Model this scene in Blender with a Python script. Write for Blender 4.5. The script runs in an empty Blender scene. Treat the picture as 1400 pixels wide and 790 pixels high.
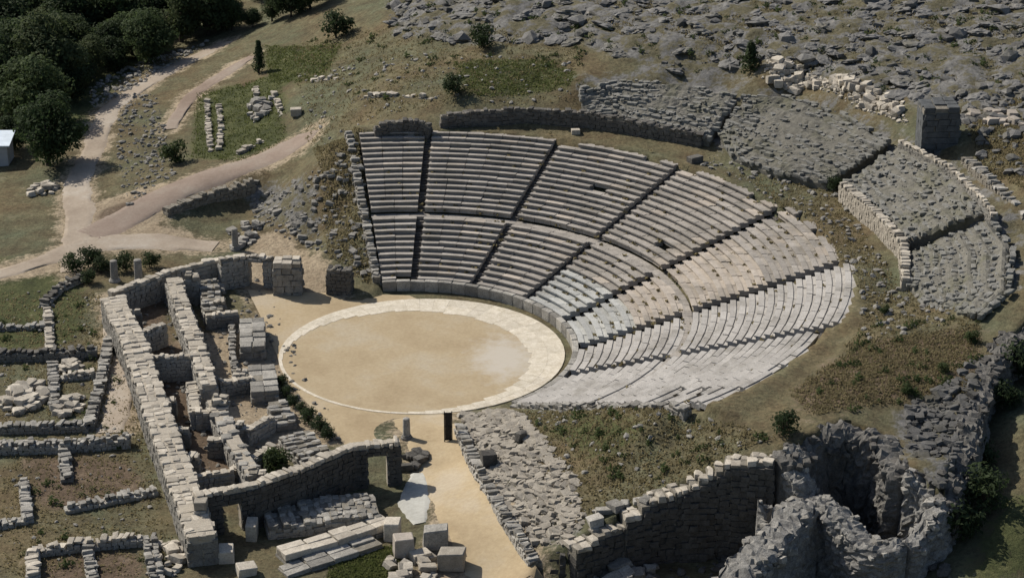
import bpy, bmesh, math, random
import numpy as np
from mathutils import Vector, Matrix, noise as mnoise
random.seed(7); rng = np.random.default_rng(7)
R = math.radians
scene = bpy.context.scene
col = scene.collection

# ------------------------------------------------------------------ camera, sky, sun, exposure
CAM = (7.31, -160.14, 70.01); PITCH = 0.38387; FPX = 3000.0
cd = bpy.data.cameras.new('camera'); cam = bpy.data.objects.new('camera', cd); col.objects.link(cam)
cam.location = CAM; cam.rotation_euler = (math.pi / 2 - PITCH, 0, 0)
cd.sensor_width = 36; cd.lens = FPX / 1400 * 36; cd.clip_start = 1; cd.clip_end = 6000
scene.camera = cam
SUN_EL = R(41); SUN_DIR = Vector((-0.80, 0.60, 0)).normalized()
sun_vec = Vector((SUN_DIR.x * math.cos(SUN_EL), SUN_DIR.y * math.cos(SUN_EL), math.sin(SUN_EL)))
w = bpy.data.worlds.new('World'); scene.world = w; w.use_nodes = True
nt = w.node_tree; sky = nt.nodes.new('ShaderNodeTexSky'); sky.sky_type = 'NISHITA'; sky.sun_disc = False
sky.sun_elevation = SUN_EL; sky.sun_rotation = math.atan2(SUN_DIR.x, SUN_DIR.y)
sky.air_density = 1.0; sky.dust_density = 1.5
bg = nt.nodes['Background']; bg.inputs[1].default_value = 0.075
nt.links.new(sky.outputs[0], bg.inputs[0])
sl = bpy.data.lights.new('sun', 'SUN'); sl.energy = 4.5; sl.angle = R(0.53); sl.color = (1.0, 0.935, 0.83)
so = bpy.data.objects.new('sun', sl); col.objects.link(so)
so.rotation_euler = sun_vec.to_track_quat('Z', 'Y').to_euler(); so.location = (-60, 80, 90)
scene.view_settings.view_transform = 'Standard'; scene.view_settings.look = 'None'
scene.view_settings.exposure = 0.28; scene.view_settings.gamma = 1

# ------------------------------------------------------------------ pixel <-> place
SP, CP = math.sin(PITCH), math.cos(PITCH)
def ray(u, v):
    dx = (u - 700) / FPX; du = -(v - 395) / FPX
    return np.array([dx, CP + du * SP, -SP + du * CP])
def gp(u, v, z):
    d = ray(u, v); t = (z - CAM[2]) / d[2]
    return np.array([CAM[0] + t * d[0], CAM[1] + t * d[1], z])
OX, OY = -1.516, -0.949           # centre of the seating
R1, Z1, SLOPE, R2, R3 = 14.1, 0.68, 0.3632, 22.3, 33.7
ANG = [99, 88, 67, 45, 22, -1, -23, -50]     # stairways between the wedges
def cone_z(r): return Z1 + (r - R1) * SLOPE
def pol(a, r, z=0.0): return np.array([OX + r * math.cos(R(a)), OY + r * math.sin(R(a)), z])

# ------------------------------------------------------------------ terrain heights
PX = [  # hillside and valley, pixel + height
 (1400,0,17.5),(1200,0,16.5),(1000,0,15),(850,0,13.9),(700,0,13),(560,0,10.5),(450,0,7),(380,20,4),(300,0,2),(150,0,.5),(0,0,0),
 (1400,100,15.2),(1250,90,14.6),(1100,60,14.3),(950,60,13.2),(800,60,12),(650,60,10.8),(500,60,8),(420,60,5.5),(350,90,3.5),
 (300,60,2),(150,150,.8),(0,100,-.3),(200,60,.8),(0,200,-.2),(80,230,.2),
 (640,122,9.8),(740,112,10.2),(500,130,7.9),(430,130,5.6),(400,180,3.6),(330,170,2.5),(260,180,1.8),(230,130,1.5),
 (180,220,.9),(250,245,2),(340,228,2.8),(410,190,3.8),(455,200,5),(290,302,.3),(340,296,.4),(210,300,.5),(100,330,.1),(0,380,-.3),
 (390,260,2.4),(380,310,1.2),(430,330,1.3),(470,300,2.9),(0,300,-.2),(60,280,0),
 (0,450,-.4),(0,600,-.4),(0,790,-.4),(100,480,-.3),(80,700,-.3),(200,790,0),(150,400,0),(250,450,0),(350,440,0),(200,550,0),(300,600,0),
 (270,690,0),(400,620,0),(450,560,0),(520,610,0),(560,700,0),(680,790,0),(600,640,0),(400,760,0),(520,790,0),(350,390,0),(450,400,0),
 # upper slope
 (800,155,8.8),(870,168,8.8),(945,184,8.6),(790,112,10.9),(850,103,11),(930,108,11),(1000,122,10.9),(1000,205,8.2),(1060,232,8.1),
 (1130,246,8.4),(1080,128,11.2),(1150,150,11.4),(1215,187,11.5),(1160,258,8.5),(1200,295,8.4),(1236,338,8.4),(1236,388,8.2),
 (1300,228,12),(1350,278,12),(1385,330,11.5),(1380,390,10.8),(1340,425,10),(1270,418,8.6),(1290,190,13.2),(1340,160,13.8),(1400,200,13.8),(1400,260,13.2),
 (1060,100,12.8),(1160,118,13.2),(1230,150,13),(920,92,11.8),
 # ground behind the near wedges
 (1200,450,8.8),(1300,470,9.1),(1150,500,8.5),(1060,540,7.9),(1000,562,7.4),(1200,540,8.6),(1120,570,8.3),(1060,600,8.0),(940,590,6.3),
 (1290,560,8.3),(1250,600,7.6),
 (880,625,5.2),(930,640,5.6),(990,612,7.0),(850,675,4.0),(780,725,2.7),(800,620,3.8),(720,600,2.4),(700,660,2.1),(740,700,2.3),(660,590,1.3),(640,610,.9)]
C = [gp(*q) for q in PX]
for a in range(-50, 100, 10): C.append(pol(a, 35.2, 7.85))
for r_, z_ in ((14, .5), (18, 1.7), (23, 3.4), (28, 5.2), (33, 7.0)): C.append(pol(104, r_, z_))
for r_, z_ in ((15, 1.0), (20, 2.5), (26, 4.7), (32, 6.9)): C.append(pol(-55, r_, z_))
for a in range(0, 360, 30): C.append(np.array([11.3 * math.cos(R(a)), 11.3 * math.sin(R(a)), 0.0]))
C.append(np.array([0, 0, 0.0]))
BANKT = [gp(226,284,1.5), gp(285,259,2.3), gp(346,243,2.8)]
for q in BANKT: C.append(q + np.array([-.5, 1.6, -.1])); C.append(np.array([q[0] + .4, q[1] - 1.7, .5]))
C = np.array(C)
def mq_fit(P, s):
    d = np.hypot(P[:, None, 0] - P[None, :, 0], P[:, None, 1] - P[None, :, 1])
    A = np.sqrt(d * d + s * s) - 0.25 * np.eye(len(P)); n = len(P)
    M = np.zeros((n + 1, n + 1)); M[:n, :n] = A; M[n, :n] = 1; M[:n, n] = 1
    return np.linalg.solve(M + 1e-6 * np.eye(n + 1), np.append(P[:, 2], 0))
def mq_eval(P, wt, s, x, y):
    out = np.zeros_like(x)
    for i in range(len(P)): out += wt[i] * np.sqrt((x - P[i, 0]) ** 2 + (y - P[i, 1]) ** 2 + s * s)
    return out + wt[-1]
WT = mq_fit(C, 1.2)
# low ground outside the retaining walls
RIM = [(780,742,2.8),(850,700,4.0),(930,660,5.5),(990,630,7.0),(1060,617,8.0),(1085,606,8.2),(1160,573,8.4),(1212,590,8.3),(1240,640,7.6),
       (1290,688,6.6),(1322,590,8.0),(1345,500,9.2),(1400,445,10.2)]
RIMW = [gp(*q) for q in RIM]
OUTP = np.array([gp(735, 792, 0)[:2]] + [q[:2] for q in RIMW] + [(56, -6), (75, 2), (90, -20), (90, -75), (8, -75)])
CO = np.array([gp(*q) for q in ((800,790,.2),(1000,790,.4),(1150,760,.8),(1310,790,3.6),(1400,720,5.0),(1400,580,7.2),(1180,680,1.2),(900,780,.2),(1450,470,8.2),(1500,800,2.5))])
WO = mq_fit(CO, 2.0)
def inpoly(x, y, P):
    c = np.zeros(x.shape, bool); j = len(P) - 1
    for i in range(len(P)):
        xi, yi = P[i][0], P[i][1]; xj, yj = P[j][0], P[j][1]
        with np.errstate(divide='ignore', invalid='ignore'):
            c ^= ((yi > y) != (yj > y)) & (x < (xj - xi) * (y - yi) / (yj - yi + 1e-12) + xi)
        j = i
    return c
def H(x, y):
    x = np.clip(np.asarray(x, float), -66, 64); y = np.clip(np.asarray(y, float), -56, 118)
    z = mq_eval(C, WT, 1.2, x, y)
    rr = np.hypot(x - OX, y - OY); aa = np.degrees(np.arctan2(y - OY, x - OX))
    ins = (aa > -50.6) & (aa < 99.6)
    rt = 33.5 + .74 * np.where(aa < -23, 1, np.where(aa < -1, 2, np.where(aa < 22, 1, 0)))
    z = np.where(ins & (rr > 13.7) & (rr < rt), cone_z(rr) - 0.55, z)
    z = np.where(ins & (rr >= rt) & (rr < rt + 2.7), np.maximum(z, cone_z(rt) + .18 - .12 * np.maximum(rr - rt - 1, 0)), z)
    z = np.where(np.hypot(x, y) < 12.2, -0.03, z)
    z = np.where(ins & (rr <= 13.7), -0.03, z)
    o = inpoly(x, y, OUTP)
    return np.where(o, np.clip(mq_eval(CO, WO, 2.0, x, y), 0, 9.5), z)
def h1(x, y): return float(H(np.array([x]), np.array([y]))[0])
_ts = np.linspace(90, 330, 1400)
def on(u, v):           # where the ray of a pixel meets the ground
    d = ray(u, v); n = np.linalg.norm(d); k = _ts / n
    X = CAM[0] + k * d[0]; Y = CAM[1] + k * d[1]; Z = CAM[2] + k * d[2]
    b = Z < H(X, Y)
    i = int(np.argmax(b)) if b.any() else len(k) - 1
    return np.array([X[i], Y[i], h1(X[i], Y[i])])

# ------------------------------------------------------------------ materials
def new_mat(name):
    m = bpy.data.materials.new(name); m.use_nodes = True
    return m, m.node_tree.nodes, m.node_tree.links, m.node_tree.nodes['Principled BSDF']
def ramp(N, stops):
    r = N.new('ShaderNodeValToRGB'); e = r.color_ramp.elements
    e[0].position, e[0].color = stops[0][0], (*stops[0][1], 1)
    e[1].position, e[1].color = stops[-1][0], (*stops[-1][1], 1)
    for p, c in stops[1:-1]:
        q = e.new(p); q.color = (*c, 1)
    return r
def noise(N, L, scale, detail=6, rough=.6, co=None):
    t = N.new('ShaderNodeTexNoise'); t.inputs['Scale'].default_value = scale
    t.inputs['Detail'].default_value = detail; t.inputs['Roughness'].default_value = rough
    if co: L.new(co, t.inputs['Vector'])
    return t
def mixc(N, L, f, a, b, mode='MIX'):
    m = N.new('ShaderNodeMix'); m.data_type = 'RGBA'; m.blend_type = mode
    for s, v in ((m.inputs[0], f), (m.inputs[6], a), (m.inputs[7], b)):
        if hasattr(v, 'is_output') or isinstance(v, bpy.types.NodeSocket): L.new(v, s)
        elif isinstance(v, (int, float)): s.default_value = v
        else: s.default_value = (*v, 1)
    return m.outputs[2]
def stone_mat(name, a, b, stain=(.05, .048, .04), stain_amt=.5, scale=1.6, var=.45, bump=.5, rough=.92, lichen=None):
    m, N, L, P = new_mat(name)
    geo = N.new('ShaderNodeNewGeometry'); oi = N.new('ShaderNodeObjectInfo')
    co = geo.outputs['Position']
    n1 = noise(N, L, scale, 8, .65, co); n2 = noise(N, L, scale * 6, 6, .7, co); n3 = noise(N, L, .35, 4, .6, co)
    c = ramp(N, [(.3, a), (.7, b)]); L.new(n1.outputs[0], c.inputs[0])
    r2 = ramp(N, [(.46, (0, 0, 0)), (.72, (1, 1, 1))]); L.new(n2.outputs[0], r2.inputs[0])
    mm = N.new('ShaderNodeMath'); mm.operation = 'MULTIPLY'; mm.inputs[1].default_value = stain_amt; L.new(r2.outputs[0], mm.inputs[0])
    x = mixc(N, L, mm.outputs[0], c.outputs[0], stain)
    if lichen:
        r3 = ramp(N, [(.5, (0, 0, 0)), (.68, (1, 1, 1))]); L.new(n3.outputs[0], r3.inputs[0])
        m3 = N.new('ShaderNodeMath'); m3.operation = 'MULTIPLY'; m3.inputs[1].default_value = .6; L.new(r3.outputs[0], m3.inputs[0])
        x = mixc(N, L, m3.outputs[0], x, lichen)
    mr = N.new('ShaderNodeMapRange'); mr.inputs[3].default_value = 1 - var; mr.inputs[4].default_value = 1 + var * .6
    L.new(oi.outputs['Random'], mr.inputs[0])
    hs = N.new('ShaderNodeHueSaturation'); L.new(x, hs.inputs['Color']); L.new(mr.outputs[0], hs.inputs['Value'])
    L.new(hs.outputs[0], P.inputs['Base Color']); P.inputs['Roughness'].default_value = rough
    P.inputs['Specular IOR Level'].default_value = .2
    bp = N.new('ShaderNodeBump'); bp.inputs['Strength'].default_value = bump; bp.inputs['Distance'].default_value = .08
    n4 = noise(N, L, scale * 4, 8, .7, co); L.new(n4.outputs[0], bp.inputs['Height']); L.new(bp.outputs[0], P.inputs['Normal'])
    return m
M = {}
M['seat'] = stone_mat('seat_limestone', (.26, .24, .215), (.38, .35, .315), stain=(.13, .115, .10), stain_amt=.6, var=.2, lichen=(.19, .175, .15))
M['seatnew'] = stone_mat('restored_marble', (.33, .335, .32), (.46, .46, .44), stain=(.17, .17, .16), stain_amt=.55, var=.2, lichen=(.19, .175, .15))
M['seatwarm'] = stone_mat('warm_limestone', (.34, .30, .255), (.45, .40, .345), stain=(.17, .145, .12), stain_amt=.45, var=.18, lichen=(.19, .175, .15))
M['seatnear'] = stone_mat('greyish_pink_limestone', (.37, .35, .325), (.46, .44, .41), stain=(.18, .165, .15), stain_amt=.5, var=.12, lichen=(.19, .175, .15))
M['step'] = stone_mat('shade_darkened_step_stone', (.06, .055, .05), (.13, .12, .11), stain=(.02, .02, .018), var=.4)  # soil-covered steps, darkened further so the colour carries the sunken channels' shade
M['wall'] = stone_mat('grey_masonry', (.22, .21, .19), (.40, .38, .34), stain=(.06, .055, .05), stain_amt=.7, var=.4, bump=.8)
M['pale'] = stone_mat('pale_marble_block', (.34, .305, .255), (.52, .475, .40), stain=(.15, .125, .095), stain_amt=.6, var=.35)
M['dark'] = stone_mat('shade_darkened_masonry', (.07, .066, .06), (.16, .15, .135), stain=(.025, .024, .022), stain_amt=.6, var=.35, bump=.8)  # darker copy of the wall stone, with shade of unlit faces in its colour
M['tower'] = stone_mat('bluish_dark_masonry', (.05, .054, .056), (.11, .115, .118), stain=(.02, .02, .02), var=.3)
M['core'] = stone_mat('rubble_core', (.16, .145, .118), (.30, .275, .23), stain=(.05, .042, .034), var=.1, bump=1.0, scale=3)
M['rock'] = stone_mat('hill_rock', (.10, .098, .094), (.20, .195, .187), stain=(.055, .055, .05), stain_amt=.6, scale=.9, var=.4, bump=1.0, lichen=(.10, .09, .055))
M['slope'] = stone_mat('stony_slope', (.12, .114, .098), (.20, .19, .165), stain=(.08, .08, .06), stain_amt=.7, scale=2.2, var=.12, bump=1.0, lichen=(.10, .10, .055))
M['slopestone'] = stone_mat('worn_grey_seat_stone', (.15, .148, .138), (.26, .255, .235), stain=(.07, .07, .055), stain_amt=.7, scale=1.8, var=.1, bump=.8, lichen=(.13, .125, .085))
M['ring'] = stone_mat('ring_slab', (.46, .41, .32), (.66, .61, .52), stain=(.34, .28, .19), stain_amt=.7, var=.1)
M['cap'] = stone_mat('lime_mortar_capping', (.34, .30, .245), (.46, .415, .345), stain=(.2, .18, .14), var=.05, scale=2.4, bump=1.0)
M['bark'] = stone_mat('bark', (.05, .04, .03), (.10, .08, .06), scale=4)
M['black'] = stone_mat('dark_painted_metal', (.012, .012, .013), (.02, .02, .02), var=.1, rough=.6, bump=.1)
M['skin'] = stone_mat('skin', (.35, .22, .16), (.38, .24, .18), var=0, bump=.05)
def sand_mat(name, a, b, c2, grain=.25):
    m, N, L, P = new_mat(name)
    geo = N.new('ShaderNodeNewGeometry'); co = geo.outputs['Position']
    n1 = noise(N, L, .16, 8, .62, co); n2 = noise(N, L, 3.5, 8, .75, co)
    c = ramp(N, [(.36, a), (.5, b), (.64, c2)]); L.new(n1.outputs[0], c.inputs[0])
    r2 = ramp(N, [(.3, (.82, .8, .78)), (.7, (1.08, 1.08, 1.08))]); L.new(n2.outputs[0], r2.inputs[0])
    x = mixc(N, L, 1.0, c.outputs[0], r2.outputs[0], 'MULTIPLY')
    L.new(x, P.inputs['Base Color']); P.inputs['Roughness'].default_value = .95; P.inputs['Specular IOR Level'].default_value = .1
    bp = N.new('ShaderNodeBump'); bp.inputs['Strength'].default_value = .4; bp.inputs['Distance'].default_value = .05
    L.new(n2.outputs[0], bp.inputs['Height']); L.new(bp.outputs[0], P.inputs['Normal'])
    return m
M['sand'] = sand_mat('orchestra_sand', (.33, .26, .165), (.39, .315, .205), (.41, .35, .26))
M['dirt'] = sand_mat('track_dirt', (.26, .215, .17), (.33, .28, .225), (.38, .34, .29))
M['reddirt'] = sand_mat('reddish_track_dirt', (.20, .155, .125), (.25, .20, .165), (.28, .24, .20))
M['worn'] = sand_mat('worn_grey_paving', (.40, .35, .27), (.45, .41, .35), (.50, .475, .43))
def floor_mat():
    m = sand_mat('orchestra_floor_sand', (.33, .262, .168), (.38, .31, .205), (.40, .345, .255)); N, L = m.node_tree.nodes, m.node_tree.links; P = N['Principled BSDF']
    src = P.inputs['Base Color'].links[0].from_socket; geo = N.new('ShaderNodeNewGeometry')
    wc = gp(690, 489, 0); mp = N.new('ShaderNodeMapping'); mp.inputs['Location'].default_value = (-wc[0] / 2.6, -wc[1] / 4.2, 0); mp.inputs['Scale'].default_value = (1 / 2.6, 1 / 4.2, 0)
    L.new(geo.outputs['Position'], mp.inputs[0]); ln = N.new('ShaderNodeVectorMath'); ln.operation = 'LENGTH'; L.new(mp.outputs[0], ln.inputs[0])
    nz = noise(N, L, .7, 8, .7, geo.outputs['Position']); ad = N.new('ShaderNodeMath'); ad.operation = 'MULTIPLY_ADD'; ad.inputs[1].default_value = 2.2; L.new(nz.outputs[0], ad.inputs[0]); L.new(ln.outputs['Value'], ad.inputs[2])
    mr = N.new('ShaderNodeMapRange'); mr.inputs[1].default_value = 2.35; mr.inputs[2].default_value = 1.55; mr.inputs[4].default_value = .85; L.new(ad.outputs[0], mr.inputs[0])
    L.new(mixc(N, L, mr.outputs[0], src, (.45, .415, .36)), P.inputs['Base Color']); return m
M['floor'] = floor_mat()
M['gravel'] = sand_mat('pale_gravel', (.30, .30, .275), (.40, .40, .37), (.46, .46, .43))
def ground_mat():
    m, N, L, P = new_mat('hillside_ground')
    geo = N.new('ShaderNodeNewGeometry'); co = geo.outputs['Position']
    at = N.new('ShaderNodeVertexColor'); at.layer_name = 'zone'
    sp = N.new('ShaderNodeSeparateColor'); L.new(at.outputs[0], sp.inputs[0])
    big = noise(N, L, .10, 7, .6, co); mid = noise(N, L, .55, 8, .65, co); fine = noise(N, L, 3.2, 8, .75, co)
    base = ramp(N, [(.3, (.085, .072, .048)), (.45, (.12, .108, .07)), (.58, (.138, .132, .085)), (.72, (.185, .172, .122))]); L.new(mid.outputs[0], base.inputs[0])
    tint = ramp(N, [(.38, (.85, .95, .9)), (.62, (1.15, 1.0, .9))]); L.new(big.outputs[0], tint.inputs[0])
    x = mixc(N, L, 1.0, base.outputs[0], tint.outputs[0], 'MULTIPLY')
    green = ramp(N, [(.3, (.04, .048, .022)), (.55, (.08, .088, .038)), (.75, (.14, .135, .065))]); L.new(mid.outputs[0], green.inputs[0])
    rock = ramp(N, [(.3, (.075, .07, .045)), (.46, (.13, .118, .075)), (.54, (.15, .147, .14)), (.68, (.22, .215, .205)), (.8, (.14, .12, .08))]); L.new(mid.outputs[0], rock.inputs[0])
    soil = ramp(N, [(.3, (.25, .195, .135)), (.7, (.40, .33, .235))]); L.new(mid.outputs[0], soil.inputs[0])
    red = ramp(N, [(.3, (.09, .066, .046)), (.55, (.14, .104, .074)), (.75, (.21, .165, .12))]); L.new(mid.outputs[0], red.inputs[0])
    def msk(ch, k=1.3):
        a = N.new('ShaderNodeMath'); a.operation = 'MULTIPLY_ADD'; L.new(fine.outputs[0], a.inputs[0]); a.inputs[1].default_value = k; L.new(sp.outputs[ch] if ch < 3 else at.outputs[1], a.inputs[2])
        b = N.new('ShaderNodeMath'); b.operation = 'MULTIPLY_ADD'; L.new(mid.outputs[0], b.inputs[0]); b.inputs[1].default_value = 1.7; L.new(a.outputs[0], b.inputs[2])
        r_ = N.new('ShaderNodeMapRange'); r_.inputs[1].default_value = 1.86; r_.inputs[2].default_value = 2.2; L.new(b.outputs[0], r_.inputs[0])
        return r_.outputs[0]
    x = mixc(N, L, msk(0), x, green.outputs[0]); x = mixc(N, L, msk(1), x, rock.outputs[0]); x = mixc(N, L, msk(2), x, soil.outputs[0]); x = mixc(N, L, msk(3), x, red.outputs[0])
    sp2 = ramp(N, [(.3, (.45, .45, .45)), (.55, (1, 1, 1)), (.75, (1.45, 1.42, 1.38))]); L.new(fine.outputs[0], sp2.inputs[0])
    x = mixc(N, L, 1.0, x, sp2.outputs[0], 'MULTIPLY')
    L.new(x, P.inputs['Base Color']); P.inputs['Roughness'].default_value = .97; P.inputs['Specular IOR Level'].default_value = .1
    bp = N.new('ShaderNodeBump'); bp.inputs['Strength'].default_value = .9; bp.inputs['Distance'].default_value = .18
    L.new(fine.outputs[0], bp.inputs['Height']); L.new(bp.outputs[0], P.inputs['Normal'])
    return m
M['ground'] = ground_mat()
def leaf_mat(name, a, b):
    m, N, L, P = new_mat(name)
    geo = N.new('ShaderNodeNewGeometry'); oi = N.new('ShaderNodeObjectInfo')
    n1 = noise(N, L, 1.3, 4, .6, geo.outputs['Position'])
    ad = N.new('ShaderNodeMath'); ad.operation = 'MULTIPLY_ADD'; L.new(oi.outputs['Random'], ad.inputs[0]); ad.inputs[1].default_value = .3; L.new(n1.outputs[0], ad.inputs[2])
    c = ramp(N, [(.35, a), (.95, b)]); L.new(ad.outputs[0], c.inputs[0]); L.new(c.outputs[0], P.inputs['Base Color'])
    P.inputs['Roughness'].default_value = .75; P.inputs['Specular IOR Level'].default_value = .15
    tr = N.new('ShaderNodeBsdfTranslucent'); L.new(c.outputs[0], tr.inputs[0]); mx = N.new('ShaderNodeMixShader'); mx.inputs[0].default_value = .45
    out = [n for n in N if n.type == 'OUTPUT_MATERIAL'][0]
    L.new(P.outputs[0], mx.inputs[1]); L.new(tr.outputs[0], mx.inputs[2]); L.new(mx.outputs[0], out.inputs[0])
    return m
M['leaf'] = leaf_mat('tree_foliage', (.028, .048, .02), (.09, .12, .05))
M['leafdark'] = leaf_mat('dark_foliage', (.022, .037, .017), (.062, .085, .038))
M['leafmid'] = leaf_mat('olive_foliage', (.04, .06, .025), (.11, .13, .06))
M['leafgreen'] = leaf_mat('shrub_foliage', (.03, .05, .018), (.08, .10, .04))
M['drygrass'] = leaf_mat('dry_grass', (.16, .135, .075), (.30, .26, .15))
M['grass'] = leaf_mat('green_grass', (.07, .09, .028), (.16, .17, .065))
def plain(name, c, rough=.6, metal=0):
    m, N, L, P = new_mat(name)
    n1 = noise(N, L, 5, 4); rr = ramp(N, [(.3, tuple(v * .85 for v in c)), (.7, tuple(min(1, v * 1.1) for v in c))]); L.new(n1.outputs[0], rr.inputs[0])
    L.new(rr.outputs[0], P.inputs['Base Color']); P.inputs['Roughness'].default_value = rough; P.inputs['Metallic'].default_value = metal
    return m

# ------------------------------------------------------------------ object helpers
def tag(o, label=None, cat=None, group=None, kind=None):
    if label: o['label'] = label
    if cat: o['category'] = cat
    if group: o['group'] = group
    if kind: o['kind'] = kind
    return o
def mesh_of(name, V, F, mat, smooth=False):
    me = bpy.data.meshes.new(name); me.from_pydata([tuple(v) for v in V], [], F)
    if mat: me.materials.append(mat)
    if smooth: me.polygons.foreach_set('use_smooth', [True] * len(me.polygons))
    me.update(); return me
def link(name, me, parent=None, loc=(0, 0, 0)):
    o = bpy.data.objects.new(name, me); col.objects.link(o); o.location = loc
    if parent: o.parent = parent
    return o
def empty(name, loc, label, cat, group=None):
    o = bpy.data.objects.new(name, None); col.objects.link(o); o.location = loc; o.empty_display_size = .3
    return tag(o, label, cat, group)
# stone shapes: unit blocks with knocked-off edges
def block_shape(jit, bev, seed):
    rs = random.Random(seed); bm = bmesh.new(); bmesh.ops.create_cube(bm, size=1)
    for v in bm.verts: v.co += Vector([rs.uniform(-jit, jit) for _ in range(3)])
    bmesh.ops.bevel(bm, geom=list(bm.edges), offset=bev, segments=1, affect='EDGES', profile=.5)
    for v in bm.verts: v.co += Vector([rs.uniform(-jit, jit) * .35 for _ in range(3)])
    V = np.array([v.co[:] for v in bm.verts]); F = [[v.index for v in f.verts] for f in bm.faces]; bm.free(); return V, F
def rock_shape(seed, rough=.35):
    rs = random.Random(seed); bm = bmesh.new(); bmesh.ops.create_icosphere(bm, subdivisions=1, radius=.5)
    off = Vector((rs.uniform(0, 50), rs.uniform(0, 50), 0))
    for v in bm.verts: v.co *= 1 + rough * 1.6 * mnoise.noise(v.co * 2.2 + off) + rs.uniform(-.12, .12)
    V = np.array([v.co[:] for v in bm.verts]); F = [[v.index for v in f.verts] for f in bm.faces]; bm.free(); return V, F
def outcrop_shape(seed):
    rs = random.Random(seed); bm = bmesh.new(); bmesh.ops.create_icosphere(bm, subdivisions=3, radius=.5); o = Vector((rs.uniform(0, 90), rs.uniform(0, 90), 0))
    for v in bm.verts:
        d = v.co.normalized(); v.co *= 1 + .55 * mnoise.noise(d * 1.6 + o) + .3 * mnoise.noise(d * 4 + o) + .16 * abs(mnoise.noise(d * 9 + o))
        v.co.z = round(v.co.z * 5) / 5 * .5 + v.co.z * .5
    V = np.array([v.co[:] for v in bm.verts]); F = [[v.index for v in f.verts] for f in bm.faces]; bm.free(); return V, F
OUTC = [outcrop_shape(200 + k) for k in range(8)]
BLK = [block_shape(.06, .05, 300 + k) for k in range(5)]
ASH = [block_shape(.03, .045, s) for s in range(5)]
def hull_shape(seed, jit=.13, extra=7):
    rs = random.Random(seed); bm = bmesh.new()
    for sx in (-.5, .5):
        for sy in (-.5, .5):
            for sz in (-.5, .5): bm.verts.new((sx * (1 - rs.random() * jit * 2.2), sy * (1 - rs.random() * jit * 2.2), sz * (1 - rs.random() * jit * 1.6)))
    for _ in range(extra):
        v = Vector((rs.uniform(-1, 1), rs.uniform(-1, 1), rs.uniform(-1, 1))); v /= max(abs(c) for c in v); bm.verts.new(v * .53)
    r = bmesh.ops.convex_hull(bm, input=bm.verts)
    bmesh.ops.delete(bm, geom=[v for v in bm.verts if not v.link_faces], context='VERTS')
    bm.verts.index_update(); V = np.array([v.co[:] for v in bm.verts]); F = [[v.index for v in f.verts] for f in bm.faces]; bm.free(); return V, F
RUB = [hull_shape(20 + s) for s in range(12)]
def raw_shape(jit, seed):
    rs = random.Random(seed); V, F = boxes([((0, 0, 0), (1, 1, 1), 0)])
    return np.array(V) + np.array([[rs.uniform(-jit, jit) for _ in range(3)] for _ in V]), F
ROCK = [rock_shape(50 + s, .5) for s in range(12)]
_shared = {}
def shared(shapes, k, mat):
    key = (id(shapes), k, mat.name)
    if key not in _shared: _shared[key] = mesh_of('stone', *shapes[k], mat)
    return _shared[key]
def rotm(rz, rx=0, ry=0):
    return np.array((Matrix.Rotation(rz, 3, 'Z') @ Matrix.Rotation(rx, 3, 'X') @ Matrix.Rotation(ry, 3, 'Y')))
class Pile:          # many stones in one mesh
    def __init__(s): s.V = []; s.F = []; s.n = 0
    def add(s, shape, loc, dim, rz, rx=0, ry=0):
        V, F = shape; W = (V * np.array(dim)) @ rotm(rz, rx, ry).T + np.array(loc)
        s.V.append(W); s.F += [[i + s.n for i in f] for f in F]; s.n += len(W)
    def mesh(s, name, mat, origin=(0, 0, 0)):
        return mesh_of(name, np.concatenate(s.V) - np.array(origin), s.F, mat)
def stone_obj(name, shapes, mat, loc, dim, rz, parent=None, rx=0, ry=0, origin=(0, 0, 0)):
    o = link(name, shared(shapes, random.randrange(len(shapes)), mat), parent, tuple(np.array(loc) - np.array(origin)))
    o.scale = dim; o.rotation_euler = (rx, ry, rz); return o
def boxes(bl):       # list of (centre, dims, rz) joined
    V = []; F = []
    for c, d, rz in bl:
        b = len(V); m = rotm(rz)
        for sx in (-.5, .5):
            for sy in (-.5, .5):
                for sz in (-.5, .5): V.append(m @ (np.array([sx, sy, sz]) * np.array(d)) + np.array(c))
        F += [[b + i for i in f] for f in ((0, 1, 3, 2), (4, 6, 7, 5), (0, 4, 5, 1), (2, 3, 7, 6), (0, 2, 6, 4), (1, 5, 7, 3))]
    return V, F
FAC = [raw_shape(.09, 80 + k) for k in range(8)]
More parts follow.
